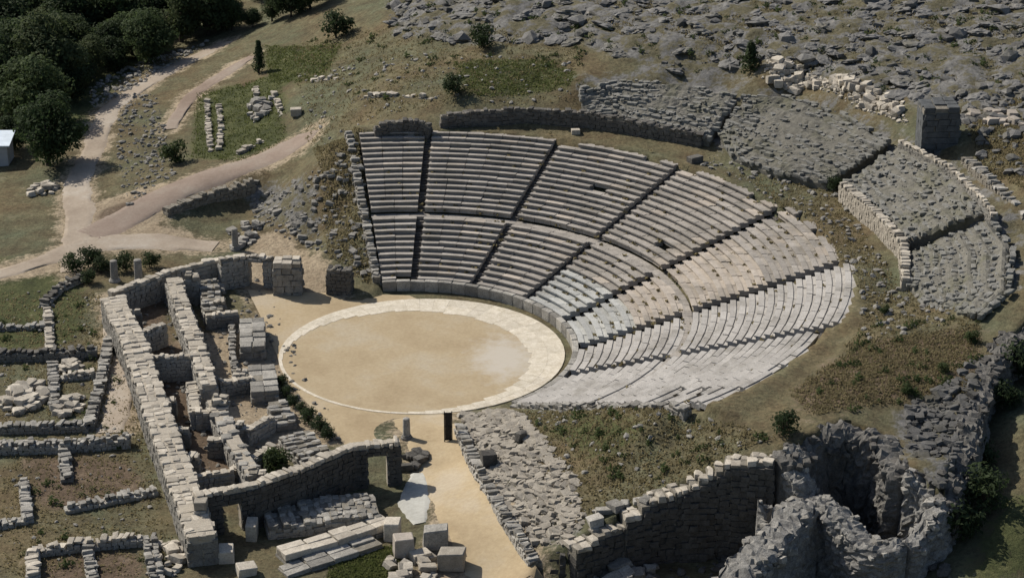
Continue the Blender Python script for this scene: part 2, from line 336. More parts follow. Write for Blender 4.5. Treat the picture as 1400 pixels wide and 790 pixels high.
def wall(name, label, pts, thick, base=None, stone=.95, course=.5, ruin=.3, mat='wall', top='wall', group=None, doors=(), shapes=None, cat='wall', drop=.25, core=True, rough=0, cap=False):
    """ruined masonry: core + joined facing stones + single coping stones. pts = [(x,y,z_top)]; doors = [(s0,s1,head)] along the run"""
    if shapes is None: shapes = RUB; stone *= .56; course *= .75
    pts = [np.array(p, float) for p in pts]
    b0 = h1(pts[0][0], pts[0][1]) if base is None else base
    root = empty(name, (pts[0][0], pts[0][1], b0), label, cat, group); org = np.array(root.location)
    pile = Pile(); cores = []; s_run = 0.0; rs = random.Random(hash(label) & 0xffff if False else len(label) * 31 + int(abs(pts[0][0]) * 7))
    for p, q in zip(pts[:-1], pts[1:]):
        d = q[:2] - p[:2]; L = float(np.hypot(*d)); t = d / L; nrm = np.array([-t[1], t[0]]); rz = math.atan2(t[1], t[0])
        def zb(s):
            m = p[:2] + t * s
            if base is not None: return base - drop
            return min(h1(*(m + nrm * thick * .6)), h1(*(m - nrm * thick * .6)), h1(*m)) - drop
        ns = max(1, round(L / stone))
        for i in range(ns):
            s = (i + .5) * L / ns; zt = p[2] + (q[2] - p[2]) * s / L; z0 = zb(s)
            dr = [dd for dd in doors if dd[0] < s_run + s < dd[1]]
            head = max([dd[2] for dd in dr], default=-99)
            zlo = max(z0, head)
            ztop = zt - (rs.random() ** 2) * ruin * 2.0 * course
            if rough: ztop += rough * .9 * mnoise.noise((p[0] * .4 + s * .35, p[1] * .4, 6.)) + rough * .4 * mnoise.noise((s * 1.3, p[0], 2.))
            nc = max(1, int(round((ztop - zlo) / course))); hc = (ztop - zlo) / nc
            m = p[:2] + t * s
            if rough: m = m + nrm * rough * .7 * mnoise.noise((p[0] + s * .45, p[1], 3.)); jx = rough * .45
            else: jx = 0
            if core:
                ct = (zt - .10 + .09 * mnoise.noise((m[0] * .7, m[1] * .7, 2.))) if cap else ztop - hc * .3
                ch = max(.05, ct - zlo); cores.append(((m[0], m[1], zlo + ch / 2), (L / ns * .999, max(.15, thick - (.22 if not cap else .3)), ch), rz))
            for k in range(nc):
                zc = zlo + (k + .5) * hc
                if k == nc - 1:
                    na = max(1, round(thick / (.62 if shapes is RUB else .95)))
                    for a in range(na):
                        if rs.random() < ruin * .28 and na > 1: continue
                        off = (a + .5) / na * thick - thick / 2
                        c = m + nrm * off
                        jr = 1 if shapes is RUB else .25
                        c = c + t * rs.uniform(-.13, .13) * jr + nrm * rs.uniform(-.08, .08) * jr
                        dim = (L / ns * rs.uniform(.95 - .4 * jr, 1 + .3 * jr), thick / na * rs.uniform(.95 - .35 * jr, 1 + .25 * jr), hc * rs.uniform(.95 - .35 * jr, 1 + .2 * jr))
                        stone_obj('stone', shapes, M[top], (c[0], c[1], zc + rs.uniform(-.05, .05)), dim, rz + rs.uniform(-.16, .16) * (1 + 2.5 * ruin if shapes is RUB else .2), root,
                                  rs.uniform(-.05, .05) * ruin * 3, rs.uniform(-.05, .05) * ruin * 3, org)
                else:
                    sh = (L / ns * .5) if k % 2 else 0
                    for sd in (-1, 1):
                        c = m + nrm * sd * (thick / 2 - .16 + rs.uniform(-jx, jx) * .5) + t * (sh * .5)
                        pile.add(FAC[rs.randrange(8)], (c[0], c[1], zc), (L / ns * rs.uniform(.86, .99) * (1 + jx * rs.random()), .34 + jx * rs.random() + rs.uniform(-.05, .06), hc * rs.uniform(.86, .98)), rz + rs.uniform(-.04, .04))
        for e, m in ((0, p), (1, q)):   # ends
            z0 = zb(0 if e == 0 else L); zt = m[2] - course * 1.2
            nc = max(0, int((zt - z0) / course))
            for k in range(nc):
                na = max(1, round(thick / .9))
                for a in range(na):
                    off = (a + .5) / na * thick - thick / 2; c = m[:2] + nrm * off + t * (.12 if e == 0 else -.12)
                    pile.add(FAC[rs.randrange(8)], (c[0], c[1], z0 + (k + .5) * course), (.36, thick / na * .95, course * .95), rz)
        s_run += L
    if core and cores:
        V, F = boxes(cores); link('core', mesh_of('core', np.array(V) - org, F, M['cap' if cap else 'core']), root)
    if pile.n: tag(link('facing_stones', pile.mesh('facing_stones', M[mat], org), root), kind='stuff')
    return root
def at(u, v, z): return gp(u, v, z)
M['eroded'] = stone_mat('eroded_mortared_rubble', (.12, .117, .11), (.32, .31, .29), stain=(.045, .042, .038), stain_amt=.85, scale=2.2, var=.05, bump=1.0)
M['erodeddark'] = stone_mat('shade_darkened_eroded_rubble', (.075, .072, .066), (.20, .19, .175), stain=(.035, .034, .03), stain_amt=.75, scale=1.3, var=.05, bump=1.0)  # dark copy of eroded, shade of hollow and ravine put into the colour
def eroded(name, label, pts, thick, mat, cat='wall'):
    # a weathered mass of mortared rubble: lumpy sides, rounded crumbling crest
    P = np.array(pts, float); d = np.append(0, np.cumsum(np.hypot(*np.diff(P[:, :2], axis=0).T))); n = int(d[-1] / .22) + 2
    s_ = np.linspace(0, d[-1], n); Q = np.stack([np.interp(s_, d, P[:, k]) for k in range(3)], 1)
    if n > 12:
        for _ in range(4): Q[1:-1] = (Q[:-2] + 2 * Q[1:-1] + Q[2:]) / 4
    base = np.array([min(h1(q[0], q[1]), h1(q[0] + thick * .7, q[1] - thick * .5), h1(q[0] - thick * .6, q[1] - thick * .6)) for q in Q]) - .4
    root = empty(name, (Q[0][0], Q[0][1], base[0]), label, cat); org = np.array(root.location)
    T = np.gradient(Q[:, :2], axis=0); T /= np.hypot(T[:, 0], T[:, 1])[:, None]
    K = 26; prof = [(-1, k / K) for k in range(K)] + [(-1 + 2 * k / 8, 1) for k in range(9)] + [(1, 1 - (k + 1) / K) for k in range(K)]
    V = []
    for i in range(n):
        nr = np.array([-T[i][1], T[i][0]]); q = Q[i]
        crest = q[2] + .55 * mnoise.noise((q[0] * .5, q[1] * .5, 1.)) + .3 * mnoise.noise((q[0] * 1.4, q[1] * 1.4, 5.))
        endf = min(1, min(i, n - 1 - i) / 3 + .45)
        for (a, f) in prof:
            z = base[i] + (crest - base[i]) * f
            lump = .32 * mnoise.noise((q[0] * .55 + a, q[1] * .55, z * .5)) + .16 * mnoise.noise((q[0] * 1.7 + a * 3, q[1] * 1.7, z * 1.7)) + .17 * mnoise.noise((q[0] * 3 + a * 5, q[1] * 3, z * 3)) + .1 * random.uniform(-1, 1)
            w = a * thick / 2 * (1.25 - .32 * f) * endf + (1 if a > 0 else -1 if a < 0 else 0) * lump
            if f == 1: z += -.35 * a * a * a * a + .22 * mnoise.noise((q[0] * 2 + a * 2, q[1] * 2, 3.)) + .16 * mnoise.noise((q[0] * 3.6 + a * 5, q[1] * 3.6, 3.)) + random.uniform(-.09, .09)
            V.append((q[0] + nr[0] * w, q[1] + nr[1] * w, z))
    m = len(prof); F = [[i * m + k, i * m + k + 1, (i + 1) * m + k + 1, (i + 1) * m + k] for i in range(n - 1) for k in range(m - 1)]
    F += [list(range(m)), [(n - 1) * m + k for k in range(m)][::-1]]
    link('rubble_mass', mesh_of('rubble_mass', np.array(V) - org, F, M[mat]), root)
    for _ in range(int(d[-1] * 4.5)):
        i = random.randrange(1, n - 1); a = random.randrange(K - 5, K + 14); v = np.array(V[i * m + a]); sz = random.uniform(.18, .55)
        stone_obj('stone', RUB, M['wall' if mat == 'eroded' else 'dark'], v + np.array([0, 0, -.04]), (sz * 1.3, sz, sz * .7), random.uniform(0, 6.28), root, random.uniform(-.3, .3), random.uniform(-.3, .3), org)
    return root

# ------------------------------------------------------------------ ground sheet
def axis(lo, hi, step, far):
    a = list(np.arange(lo, hi + 1e-6, step)); s = step; x = hi; up = []
    while x < far: s *= 1.5; x += s; up.append(x)
    s = step; x = lo; dn = []
    while x > -far: s *= 1.5; x -= s; dn.append(x)
    return np.array(dn[::-1] + a + up)
gx = axis(-62, 58, .42, 2500); gy = axis(-52, 112, .5, 2500)
GX, GY = np.meshgrid(gx, gy); GZ = H(GX.ravel(), GY.ravel()).reshape(GX.shape)
def zone_poly(px): return np.array([on(u, v)[:2] for u, v in px])
ZG = [[(270,128),(385,100),(392,190),(330,222),(262,216)], [(360,62),(470,60),(440,112),(370,112)], [(620,86),(760,82),(800,116),(640,132)],
      [(-60,60),(215,62),(110,170),(-60,175)], [(1370,690),(1410,665),(1460,800),(1310,800)], [(-20,350),(60,362),(120,402),(110,470),(-20,482)],
      [(455,757),(548,745),(535,800),(450,800)], [(790,560),(880,585),(830,640),(750,590)]]
ZR = [[(520,-30),(1450,-30),(1450,150),(1330,170),(1200,122),(1060,86),(900,96),(800,62),(640,62),(540,50)],
      [(790,104),(900,100),(1000,118),(1150,140),(1300,220),(1400,300),(1390,400),(1330,428),(1260,415),(1230,340),(1150,255),(1000,210),(950,182),(790,150)],
      [(612,566),(700,562),(720,600),(760,650),(800,700),(770,750),(700,730),(650,640)], [(338,236),(430,232),(440,330),(380,320),(340,270)],
      [(1230,560),(1340,500),(1400,440),(1330,600),(1290,690),(1240,640)]]
ZS = [[(98,282),(260,242),(418,182),(432,196),(300,262),(210,300),(295,330),(290,346),(120,348),(95,372),(-20,392),(-20,366),(85,340)],
      [(128,400),(170,398),(200,560),(190,600),(128,592),(150,480)], [(545,556),(622,566),(655,650),(735,800),(560,800),(610,690)],
      [(335,394),(480,402),(560,562),(470,612),(390,520)], [(322,352),(452,348),(454,400),(322,400)], [(325,318),(395,312),(425,352),(340,348)], [(200,480),(470,400),(470,600),(260,680)]]
def mask(polys, soft=1.0):
    m = np.zeros(GX.shape)
    for P in polys: m = np.maximum(m, inpoly(GX, GY, zone_poly(P)).astype(float))
    for _ in range(14):
        mm = m.copy(); mm[1:-1, 1:-1] = (m[1:-1, 1:-1] * 2 + m[:-2, 1:-1] + m[2:, 1:-1] + m[1:-1, :-2] + m[1:-1, 2:]) / 6; m = mm
    return m
PATHS = [
  ([(-30,384),(60,358),(115,335),(200,330),(295,338)], [2.6,2.6,4.2,4,2.6], 'dirt'),
  ([(98,372),(102,340),(108,290),(104,250),(128,205),(148,150),(215,105),(308,58)], [2.2,2.8,3.2,3.0,2.6,2.6,2.8,2.6], 'dirt'),
  ([(120,322),(200,280),(270,247),(350,222),(405,196),(422,182)], [4,4.5,4.5,4.5,4.6,3.2], 'reddirt'),
  ([(232,178),(262,130),(320,92),(345,78)], [1.6,2.2,2.2,1.6], 'reddirt'),
  ([(148,410),(158,480),(166,550),(150,592)], [1.4,1.8,2.4,2.2], 'dirt'),
  ([(575,570),(600,620),(632,690),(668,750),(700,800)], [4.6,4.0,4.4,4.8,4.8], 'sand')]
ZB = [[(55,762),(192,748),(198,800),(55,800)], [(160,388),(228,385),(235,470),(285,488),(270,525),(330,640),(262,662),(215,560)], [(1080,535),(1180,470),(1340,440),(1335,540),(1230,550),(1110,568)], [(130,290),(215,258),(200,300),(140,310)], [(20,625),(170,625),(220,690),(60,700)]]
mg, mr_, ms, mb = mask(ZG), mask(ZR), mask(ZS), mask(ZB)
for px, wd, mt in PATHS:      # trodden verges
    P = np.array([on(u, v)[:2] for u, v in px])
    for a, b, w0, w1 in zip(P[:-1], P[1:], wd[:-1], wd[1:]):
        d = b - a; t = np.clip(((GX - a[0]) * d[0] + (GY - a[1]) * d[1]) / (d @ d), 0, 1)
        q = np.hypot(GX - a[0] - t * d[0], GY - a[1] - t * d[1]) - (w0 + (w1 - w0) * t) / 2
        ms = np.maximum(ms, np.clip(.62 - q * .35, 0, .62))
# broken rocky relief on the hillside
rel = np.zeros(GX.shape)
idx = np.argwhere(mr_ > .2)
for j, i in idx:
    x, y = GX[j, i], GY[j, i]
    rel[j, i] = mr_[j, i] * (.55 * mnoise.noise((x * .35, y * .35, 3.)) + .35 * abs(mnoise.noise((x * .9, y * .9, 7.))))
rr_ = np.hypot(GX - OX, GY - OY); aa_ = np.degrees(np.arctan2(GY - OY, GX - OX))
rel[(rr_ < 36.5)] *= .3
GZ = GZ + rel
ny, nx = GX.shape
me = bpy.data.meshes.new('ground')
V = np.stack([GX.ravel(), GY.ravel(), GZ.ravel()], 1)
ii = (np.arange(ny - 1)[:, None] * nx + np.arange(nx - 1)[None, :]).ravel()
F = np.stack([ii, ii + 1, ii + nx + 1, ii + nx], 1)
me.vertices.add(len(V)); me.vertices.foreach_set('co', V.ravel())
me.loops.add(F.size); me.loops.foreach_set('vertex_index', F.ravel().astype(np.int32))
me.polygons.add(len(F)); me.polygons.foreach_set('loop_start', (np.arange(len(F)) * 4).astype(np.int32)); me.polygons.foreach_set('loop_total', np.full(len(F), 4, np.int32))
me.update(calc_edges=True); me.validate()
ca = me.color_attributes.new('zone', 'FLOAT_COLOR', 'POINT')
ca.data.foreach_set('color', np.stack([mg.ravel(), mr_.ravel(), ms.ravel(), mb.ravel()], 1).ravel())
me.polygons.foreach_set('use_smooth', [True] * len(me.polygons)); me.materials.append(M['ground'])
tag(link('ground', me), kind='structure')

def ribbon(name, px, wid, mat, z_off=.06, nac=8, wob=.9):
    P = np.array([on(u, v)[:2] for u, v in px]); ws = wid if isinstance(wid, (list, tuple)) else [wid] * len(px)
    seg = np.hypot(*np.diff(P, axis=0).T); cum = np.append(0, np.cumsum(seg)); n = int(cum[-1] / .5) + 2
    s = np.linspace(0, cum[-1], n); X = np.interp(s, cum, P[:, 0]); Y = np.interp(s, cum, P[:, 1]); W = np.interp(s, cum, ws)
    k = np.ones(9) / 9
    X[4:-4] = np.convolve(X, k, 'valid'); Y[4:-4] = np.convolve(Y, k, 'valid')
    tx, ty = np.gradient(X), np.gradient(Y); l = np.hypot(tx, ty); tx /= l; ty /= l
    V = []; F = []
    for i in range(n):
        for a in range(nac + 1):
            e = (a / nac - .5) * W[i]
            if a in (0, nac): e += wob * (mnoise.noise((X[i] * .35, Y[i] * .35, a)) + .6 * mnoise.noise((X[i] * 1.3, Y[i] * 1.3, a))) * (1 if a else -1)
            x = X[i] - ty[i] * e; y = Y[i] + tx[i] * e
            V.append((x, y, -.09 if a in (0, nac) else z_off))
    V = np.array(V); V[:, 2] += H(V[:, 0], V[:, 1])
    for i in range(n - 1):
        for a in range(nac):
            b = i * (nac + 1) + a; F.append([b, b + nac + 1, b + nac + 2, b + 1])
    return tag(link(name, mesh_of(name, V, F, mat, True)), kind='structure')
for px, wd, mt in PATHS: ribbon('path', px, wd, M[mt])

# orchestra floor and its ring of slabs
oc = gp(577, 483, 0); ic = gp(556, 491, 0); RO = 11.35; RI = 9.85
V = [(ic[0], ic[1], .035)]; F = []
for a in range(72): V.append((oc[0] + 11.2 * math.cos(R(a * 5)), oc[1] + 11.2 * math.sin(R(a * 5)), .03))
for a in range(72): F.append([0, 1 + a, 1 + (a + 1) % 72])
tag(link('orchestra_floor', mesh_of('orchestra_floor', V, F, M['floor'])), kind='structure')
# sandy floor before the stage
stage_px = [(338,396),(400,399),(500,402),(560,404),(700,470),(640,555),(618,572),(600,605),(555,604),(475,612),(455,590),(392,520),(372,470),(360,440)]
SP_ = [gp(u, v, 0)[:2] for u, v in stage_px]
V = [(p[0], p[1], .015) for p in SP_]
tag(link('stage_forecourt', mesh_of('stage_forecourt', V, [list(range(len(V)))[::-1]], M['sand'])), kind='structure')
ring = empty('orchestra_ring', (oc[0], oc[1], 0), 'pale stone slab ring laid around the sandy orchestra', 'paving')
def inner_r(a):   # the inner edge is a smaller circle pushed towards the stage
    e = np.array([math.cos(a), math.sin(a)]); d = ic[:2] - oc[:2]
    b = e @ d; return b + math.sqrt(max(0, b * b - d @ d + RI * RI))
NS = 54
for i in range(NS):
    a0, a1 = 2 * math.pi * (i + .006) / NS, 2 * math.pi * (i + .994) / NS
    am = (a0 + a1) / 2
    rows = [(inner_r(am), RO)]
    if RO - inner_r(am) > 1.1:
        mid = (inner_r(am) + RO) / 2; rows = [(inner_r(am), mid - .008), (mid + .008, RO)]
    for ra, rb in rows:
        if rb - ra < .26: ra = rb - .26
        elif ra < RO - 1 and rows[0][0] == ra: ra += random.uniform(-.22, .1)
        t0 = random.uniform(.045, .055); b = []
        for z in (-.1, t0):
            for (aa, rr) in ((a0, ra), (a1, ra), (a1, rb), (a0, rb)):
                b.append((rr * math.cos(aa), rr * math.sin(aa), z))
        link('slab', mesh_of('slab', b, [[0, 1, 5, 4], [1, 2, 6, 5], [2, 3, 7, 6], [3, 0, 4, 7], [4, 5, 6, 7], [3, 2, 1, 0]], M['ring']), ring)

# ------------------------------------------------------------------ seating: wedges > rows > blocks
def seat_mesh(L, depth, hgt, mat, seed):
    rs = random.Random(seed); j = lambda s=.012: rs.uniform(-s, s)
    # local x along the row, y outward (away from the orchestra), top at z=0
    prof = [(.0, -.09), (.0, 0), (depth * .62, 0), (depth * .64, -.07), (depth + .18, -.07), (depth + .18, -hgt - .2), (.15, -hgt - .2), (.13, -.11)]
    V = []
    for sx in (-.5, .5):
        for (y, z) in prof: V.append((sx * L + j(), y + j(), z + j()))
    n = len(prof); F = [[i, (i + 1) % n, n + (i + 1) % n, n + i] for i in range(n)]
    F = [f[::-1] for f in F]; F += [list(range(n)), [n + i for i in range(n)][::-1]]
    return mesh_of('seat_block', V, F, mat)
DEPL = 8.1 / 11; NU = 15; DEPU = (R3 - 22.95) / NU
rows_low = [(R1 + k * DEPL, cone_z(R1 + k * DEPL) + .32) for k in range(11)]
rows_up = [(22.95 + k * DEPU, cone_z(22.95 + k * DEPU) + .32) for k in range(NU)]
_seatm = {}
def seat_get(mat, k, dep):
    key = (mat, k, round(dep, 2))
    if key not in _seatm: _seatm[key] = seat_mesh(1.0, dep, .28, M[mat], k * 13 + 5)
    return _seatm[key]
ords = ['against the grassy flank slope', 'second from the grassy flank slope', 'third from the grassy flank slope', 'fourth from the grassy flank slope',
        'fifth from the grassy flank slope', 'sixth from the grassy flank slope', 'last before the grassy berm and rubble bank']
GAPS = [0, .3, .33, .38, .54, .64, .64, .1]
EXTRA = [0, 0, 0, 0, 1, 2, 1]
for wi in range(7):
    aH, aL = ANG[wi], ANG[wi + 1]
    for tier, rows in (('lower', rows_low), ('upper', rows_up)):
        dep = DEPL if tier == 'lower' else DEPU
        if tier == 'upper': rows = rows + [(22.95 + k * DEPU, cone_z(22.95 + k * DEPU) + .32) for k in range(NU, NU + EXTRA[wi])]
        r0 = rows[0][0]; am = (aH + aL) / 2
        c = pol(am, r0, rows[0][1] - .4)
        what = 'narrow half wedge' if wi == 0 else 'wedge'
        root = empty('seating_wedge', c, f'{tier} tier {what} of stone seat rows, {ords[wi]}', 'seating', f'{tier} tier seating wedges')
        for ri, (r, zt) in enumerate(rows):
            gh, gl = (0 if wi == 0 else GAPS[wi]), (.1 if wi == 6 else GAPS[wi + 1])
            arc = R(aH - aL) * r - gh - gl
            # ragged ends and missing blocks
            row = empty('seat_row', (0, 0, 0), None, None); row.parent = root
            nb = max(2, round(arc / 1.7)); bl = arc / nb
            a_start = R(aH) - gh / r
            for b in range(nb):
                a = a_start - (b + .5) * bl / r
                # broken away corners of the uppermost rows
                if random.random() < .006: continue
                if tier == 'upper' and ri >= len(rows) - 1 and wi in (2, 3, 4, 6) and random.random() < .2: continue
                if wi == 6 and ri >= 7 and tier == 'upper' and b >= nb - 2 and random.random() < .5: continue
                mat = 'seat'
                if wi in (3, 4) and tier == 'lower' and ri < 6: mat = 'seatnew'
                elif wi in (4,) and (tier == 'upper' and ri < 8 or tier == 'lower'): mat = 'seatwarm'
                elif wi == 5: mat = 'seatnear'
                elif wi == 6: mat = 'seatnear'
                elif random.random() < .08: mat = 'seatwarm'
                o = link('seat_block', seat_get(mat, random.randrange(4), dep), row)
                o.location = pol(math.degrees(a), r, zt + random.gauss(0, .009) - (random.random() < .02) * .06) - c
                # local +y is outward
                o.rotation_euler = (random.gauss(0, .008), random.gauss(0, .004), a - math.pi / 2 + random.gauss(0, .005))
                ln = bl * random.uniform(.955, .985) * (1 + dep * .5 / r)
                o.scale = (ln, 1, 1)
# stairways: sunken flights between wedges
for si in range(1, 7):
    a = ANG[si]; c = pol(a, R1, Z1 - .3)
    root = empty('stairway', c, ['', 'dark stairway first from the grassy flank slope', 'dark stairway second from the grassy flank slope', 'dark stairway third from the grassy flank slope',
        'dark stairway fourth from the grassy flank slope', 'dark stairway fifth from the grassy flank slope', 'broken dark stairway ending at the rubble strewn berm'][si], 'stairs', 'radial stairways between the seating wedges')
    wd = GAPS[si] * 2 + .06
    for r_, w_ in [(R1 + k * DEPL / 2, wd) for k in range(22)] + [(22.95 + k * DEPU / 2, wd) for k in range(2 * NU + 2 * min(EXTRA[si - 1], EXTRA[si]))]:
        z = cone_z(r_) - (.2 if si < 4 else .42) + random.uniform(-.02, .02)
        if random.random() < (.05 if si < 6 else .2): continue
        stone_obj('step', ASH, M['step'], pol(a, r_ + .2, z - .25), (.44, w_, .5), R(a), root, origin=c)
# podium below the first row, one block after another
pod = empty('podium_wall', pol(24, 13.75, 0), 'low dark podium wall at the foot of the seats', 'wall'); pc = np.array(pod.location)
nb = 30
for i in range(nb):
    a = ANG[0] - (i + .5) * (ANG[0] - ANG[7]) / nb
    stone_obj('podium_block', ASH, M['wall'], pol(a, 13.85, .44), (.46, R(149 / nb) * 13.7 * .97, random.uniform(.9, 1.0)), R(a), pod, origin=pc)
# walkway between the tiers: slabs
dz = empty('diazoma_walkway', pol(24, 22.2, cone_z(22.3)), 'curved paved walkway dividing lower seats from upper seats', 'paving'); dc = np.array(dz.location)
nb = 52
for i in range(nb):
    a = ANG[0] - (i + .5) * (ANG[0] - ANG[7]) / nb
    stone_obj('slab', ASH, M['seat'], pol(a, 22.6, cone_z(22.1) - .12), (.75, R(149 / nb) * 22.7 * .98, .3), R(a), dz, origin=dc)
# flank walls closing the seating
def polwall(name, label, a, r0, r1, th, extra, mat, top, n=5):
    pts = [tuple(pol(a, r0 + (r1 - r0) * k / n, cone_z(r0 + (r1 - r0) * k / n) + extra)) for k in range(n + 1)]
    return wall(name, label, pts, th, stone=.9, course=.42, ruin=.5, mat=mat, top=top, drop=.6)
polwall('flank_wall', 'stepped grey flank wall closing the seats above the grassy slope', 100.6, 14.2, 33.6, .7, .45, 'wall', 'wall')
polwall('flank_wall', 'crumbled low flank wall between last seats and grassy berm', -51.4, 14.5, 33.0, .7, .35, 'wall', 'wall')

# ------------------------------------------------------------------ upper slope behind the seating
def edge(px): return np.array([gp(*q) for q in px])
def resample(P, n):
    d = np.append(0, np.cumsum(np.hypot(*np.diff(P[:, :2], axis=0).T))); s = np.linspace(0, d[-1], n)
    return np.stack([np.interp(s, d, P[:, k]) for k in range(3)], 1)
def slope_panel(label, inner, outer, n=60, m=34):
    A, B = resample(edge(inner), n), resample(edge(outer), n)
    V = []; F = []
    for i in range(n):
        for j in range(m):
            t = j / (m - 1); p = A[i] * (1 - t) + B[i] * t
            st = t * 6; st = (math.floor(st) + min(1, (st - math.floor(st)) * 2.2)) / 6 - t
            z = p[2] + st * (B[i][2] - A[i][2]) * 1.3 * max(0, .55 + 1.2 * mnoise.noise((p[0] * .2, p[1] * .2, 4))) + .16 * mnoise.noise((p[0] * .5, p[1] * .5, 9)) + .12 * mnoise.noise((p[0] * 1.7, p[1] * 1.7, 2)) + .10 * mnoise.noise((p[0] * 4, p[1] * 4, 1))
            bi = min(i, n - 1 - i); bj = min(j, m - 1 - j); e = .36 + (.35, .1, 0)[min(bi, 2)] + (.3, .1, 0)[min(bj, 2)]
            V.append((p[0], p[1], z - e))
    top = len(V)
    for i in range(n - 1):
        for j in range(m - 1): b = i * m + j; F.append([b, b + 1, b + m + 1, b + m])
    rim = [i * m for i in range(n)] + [(n - 1) * m + j for j in range(1, m)] + [i * m + m - 1 for i in range(n - 2, -1, -1)] + [j for j in range(m - 2, 0, -1)]
    for k in rim: V.append((V[k][0], V[k][1], V[k][2] - 2.2))
    for k in range(len(rim)):
        k2 = (k + 1) % len(rim); F.append([rim[k], rim[k2], top + k2, top + k])
    c = A.mean(0)
    root = empty('upper_slope', c, label, 'slope', 'stony upper slope sections')
    link('slope_fill', mesh_of('slope_fill', np.array(V) - c, F, M['slope'], False), root)
    pile = Pile()
    LA = float(np.hypot(*np.diff(A[:, :2], axis=0).T).sum()); LB = float(np.hypot(*np.diff(B[:, :2], axis=0).T).sum())
    D = float(np.mean(np.hypot(*(B - A)[:, :2].T))); tiers = max(5, int(D / .62))
    for tr in range(tiers + 1):
        t = tr / tiers; Ln = LA * (1 - t) + LB * t; x = random.uniform(-.3, .3)
        while x < Ln + .1:
            l = random.uniform(.35, 1.15); f = min(max((x + l / 2) / Ln, 0), 1) * (n - 1.001); k = int(f); f -= k
            te = min(max(t + random.gauss(0, .012), -.02), 1.02)
            p = (A[k] * (1 - f) + A[k + 1] * f) * (1 - te) + (B[k] * (1 - f) + B[k + 1] * f) * te
            dd = (A[k + 1] - A[k]) * (1 - te) + (B[k + 1] - B[k]) * te
            wear = mnoise.noise((p[0] * .25, p[1] * .25, 12.))
            if random.random() < .80 - .5 * max(0, wear):
                hh = random.uniform(.22, .5)
                pile.add(RUB[random.randrange(len(RUB))], (p[0], p[1], p[2] - .40 + random.gauss(0, .045) - .1 * max(0, wear)), (l * .97, random.uniform(.34, .62), hh), math.atan2(dd[1], dd[0]) + random.gauss(0, .09), random.gauss(0, .08), random.gauss(0, .06))
            x += l
    for _ in range(260):
        i = random.uniform(0, n - 1.001); t = random.random(); k = int(i); f = i - k
        p = (A[k] * (1 - f) + A[k + 1] * f) * (1 - t) + (B[k] * (1 - f) + B[k + 1] * f) * t; s = .08 + random.random() ** 3 * .35
        pile.add(RUB[random.randrange(len(RUB))], (p[0], p[1], p[2] - .2), (s * 1.3, s, s * .6), random.uniform(0, 6.28))
    tag(link('worn_seat_stones', pile.mesh('worn_seat_stones', M['slopestone'], c), root), kind='stuff')
    return A, B
slope_panel('stony upper slope section above the shaded retaining wall', [(795,151,9.7),(870,163,9.7),(970,184,9.4)], [(795,116,11.5),(850,106,11.6),(930,110,11.6),(1008,126,11.4)])
slope_panel('broad stony upper slope section under the pale rim rubble', [(984,176,9.5),(1002,206,9.0),(1062,230,9.0),(1132,243,9.3)], [(1018,127,11.6),(1080,128,11.9),(1150,150,12.1),(1214,187,12.1)])
slope_panel('stony upper slope section beneath the square tower', [(1150,246,9.9),(1200,286,9.9),(1238,324,9.9)], [(1232,193,12.6),(1300,229,12.7),(1350,280,12.6)])
slope_panel('outermost stony upper slope section ending in broken ground', [(1242,338,9.7),(1243,380,9.3),(1268,414,9.0)], [(1356,296,12.4),(1384,330,12.1),(1380,392,11.4),(1342,424,10.6)])

# retaining walls of the upper part
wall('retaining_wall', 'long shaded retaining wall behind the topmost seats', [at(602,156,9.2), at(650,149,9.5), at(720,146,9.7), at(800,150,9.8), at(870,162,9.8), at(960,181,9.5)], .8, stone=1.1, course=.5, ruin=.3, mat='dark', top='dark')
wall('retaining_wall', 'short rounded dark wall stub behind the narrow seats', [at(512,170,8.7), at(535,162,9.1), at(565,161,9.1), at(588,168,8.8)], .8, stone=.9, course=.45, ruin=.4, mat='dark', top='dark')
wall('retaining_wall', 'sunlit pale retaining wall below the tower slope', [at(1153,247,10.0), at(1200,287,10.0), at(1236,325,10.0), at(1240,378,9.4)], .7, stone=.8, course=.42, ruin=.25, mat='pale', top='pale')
wall('rim_wall', 'low pale coping wall along the outer rim beneath the tower', [at(1232,190,12.9), at(1300,226,13.0), at(1352,276,12.9), at(1360,292,12.7)], .5, stone=.8, course=.35, ruin=.3, mat='wall', top='pale')
wall('rim_wall', 'broken outer rim wall running past the tower shadow', [at(1322,208,13.2), at(1360,245,13.1), at(1405,290,12.8)], .9, stone=.9, course=.45, ruin=.7, mat='core', top='wall')

# square tower
tw = gp(1284, 206, 12.6)
wall('tower', 'square dark masonry tower standing on the theatre rim', [(tw[0] - 1.45, tw[1] + 1.5, 16.3), (tw[0] + 1.5, tw[1] + 1.5, 16.3)], 2.9, base=12.4, stone=.85, course=.5, ruin=.2, mat='tower', top='tower', shapes=ASH, cat='tower')

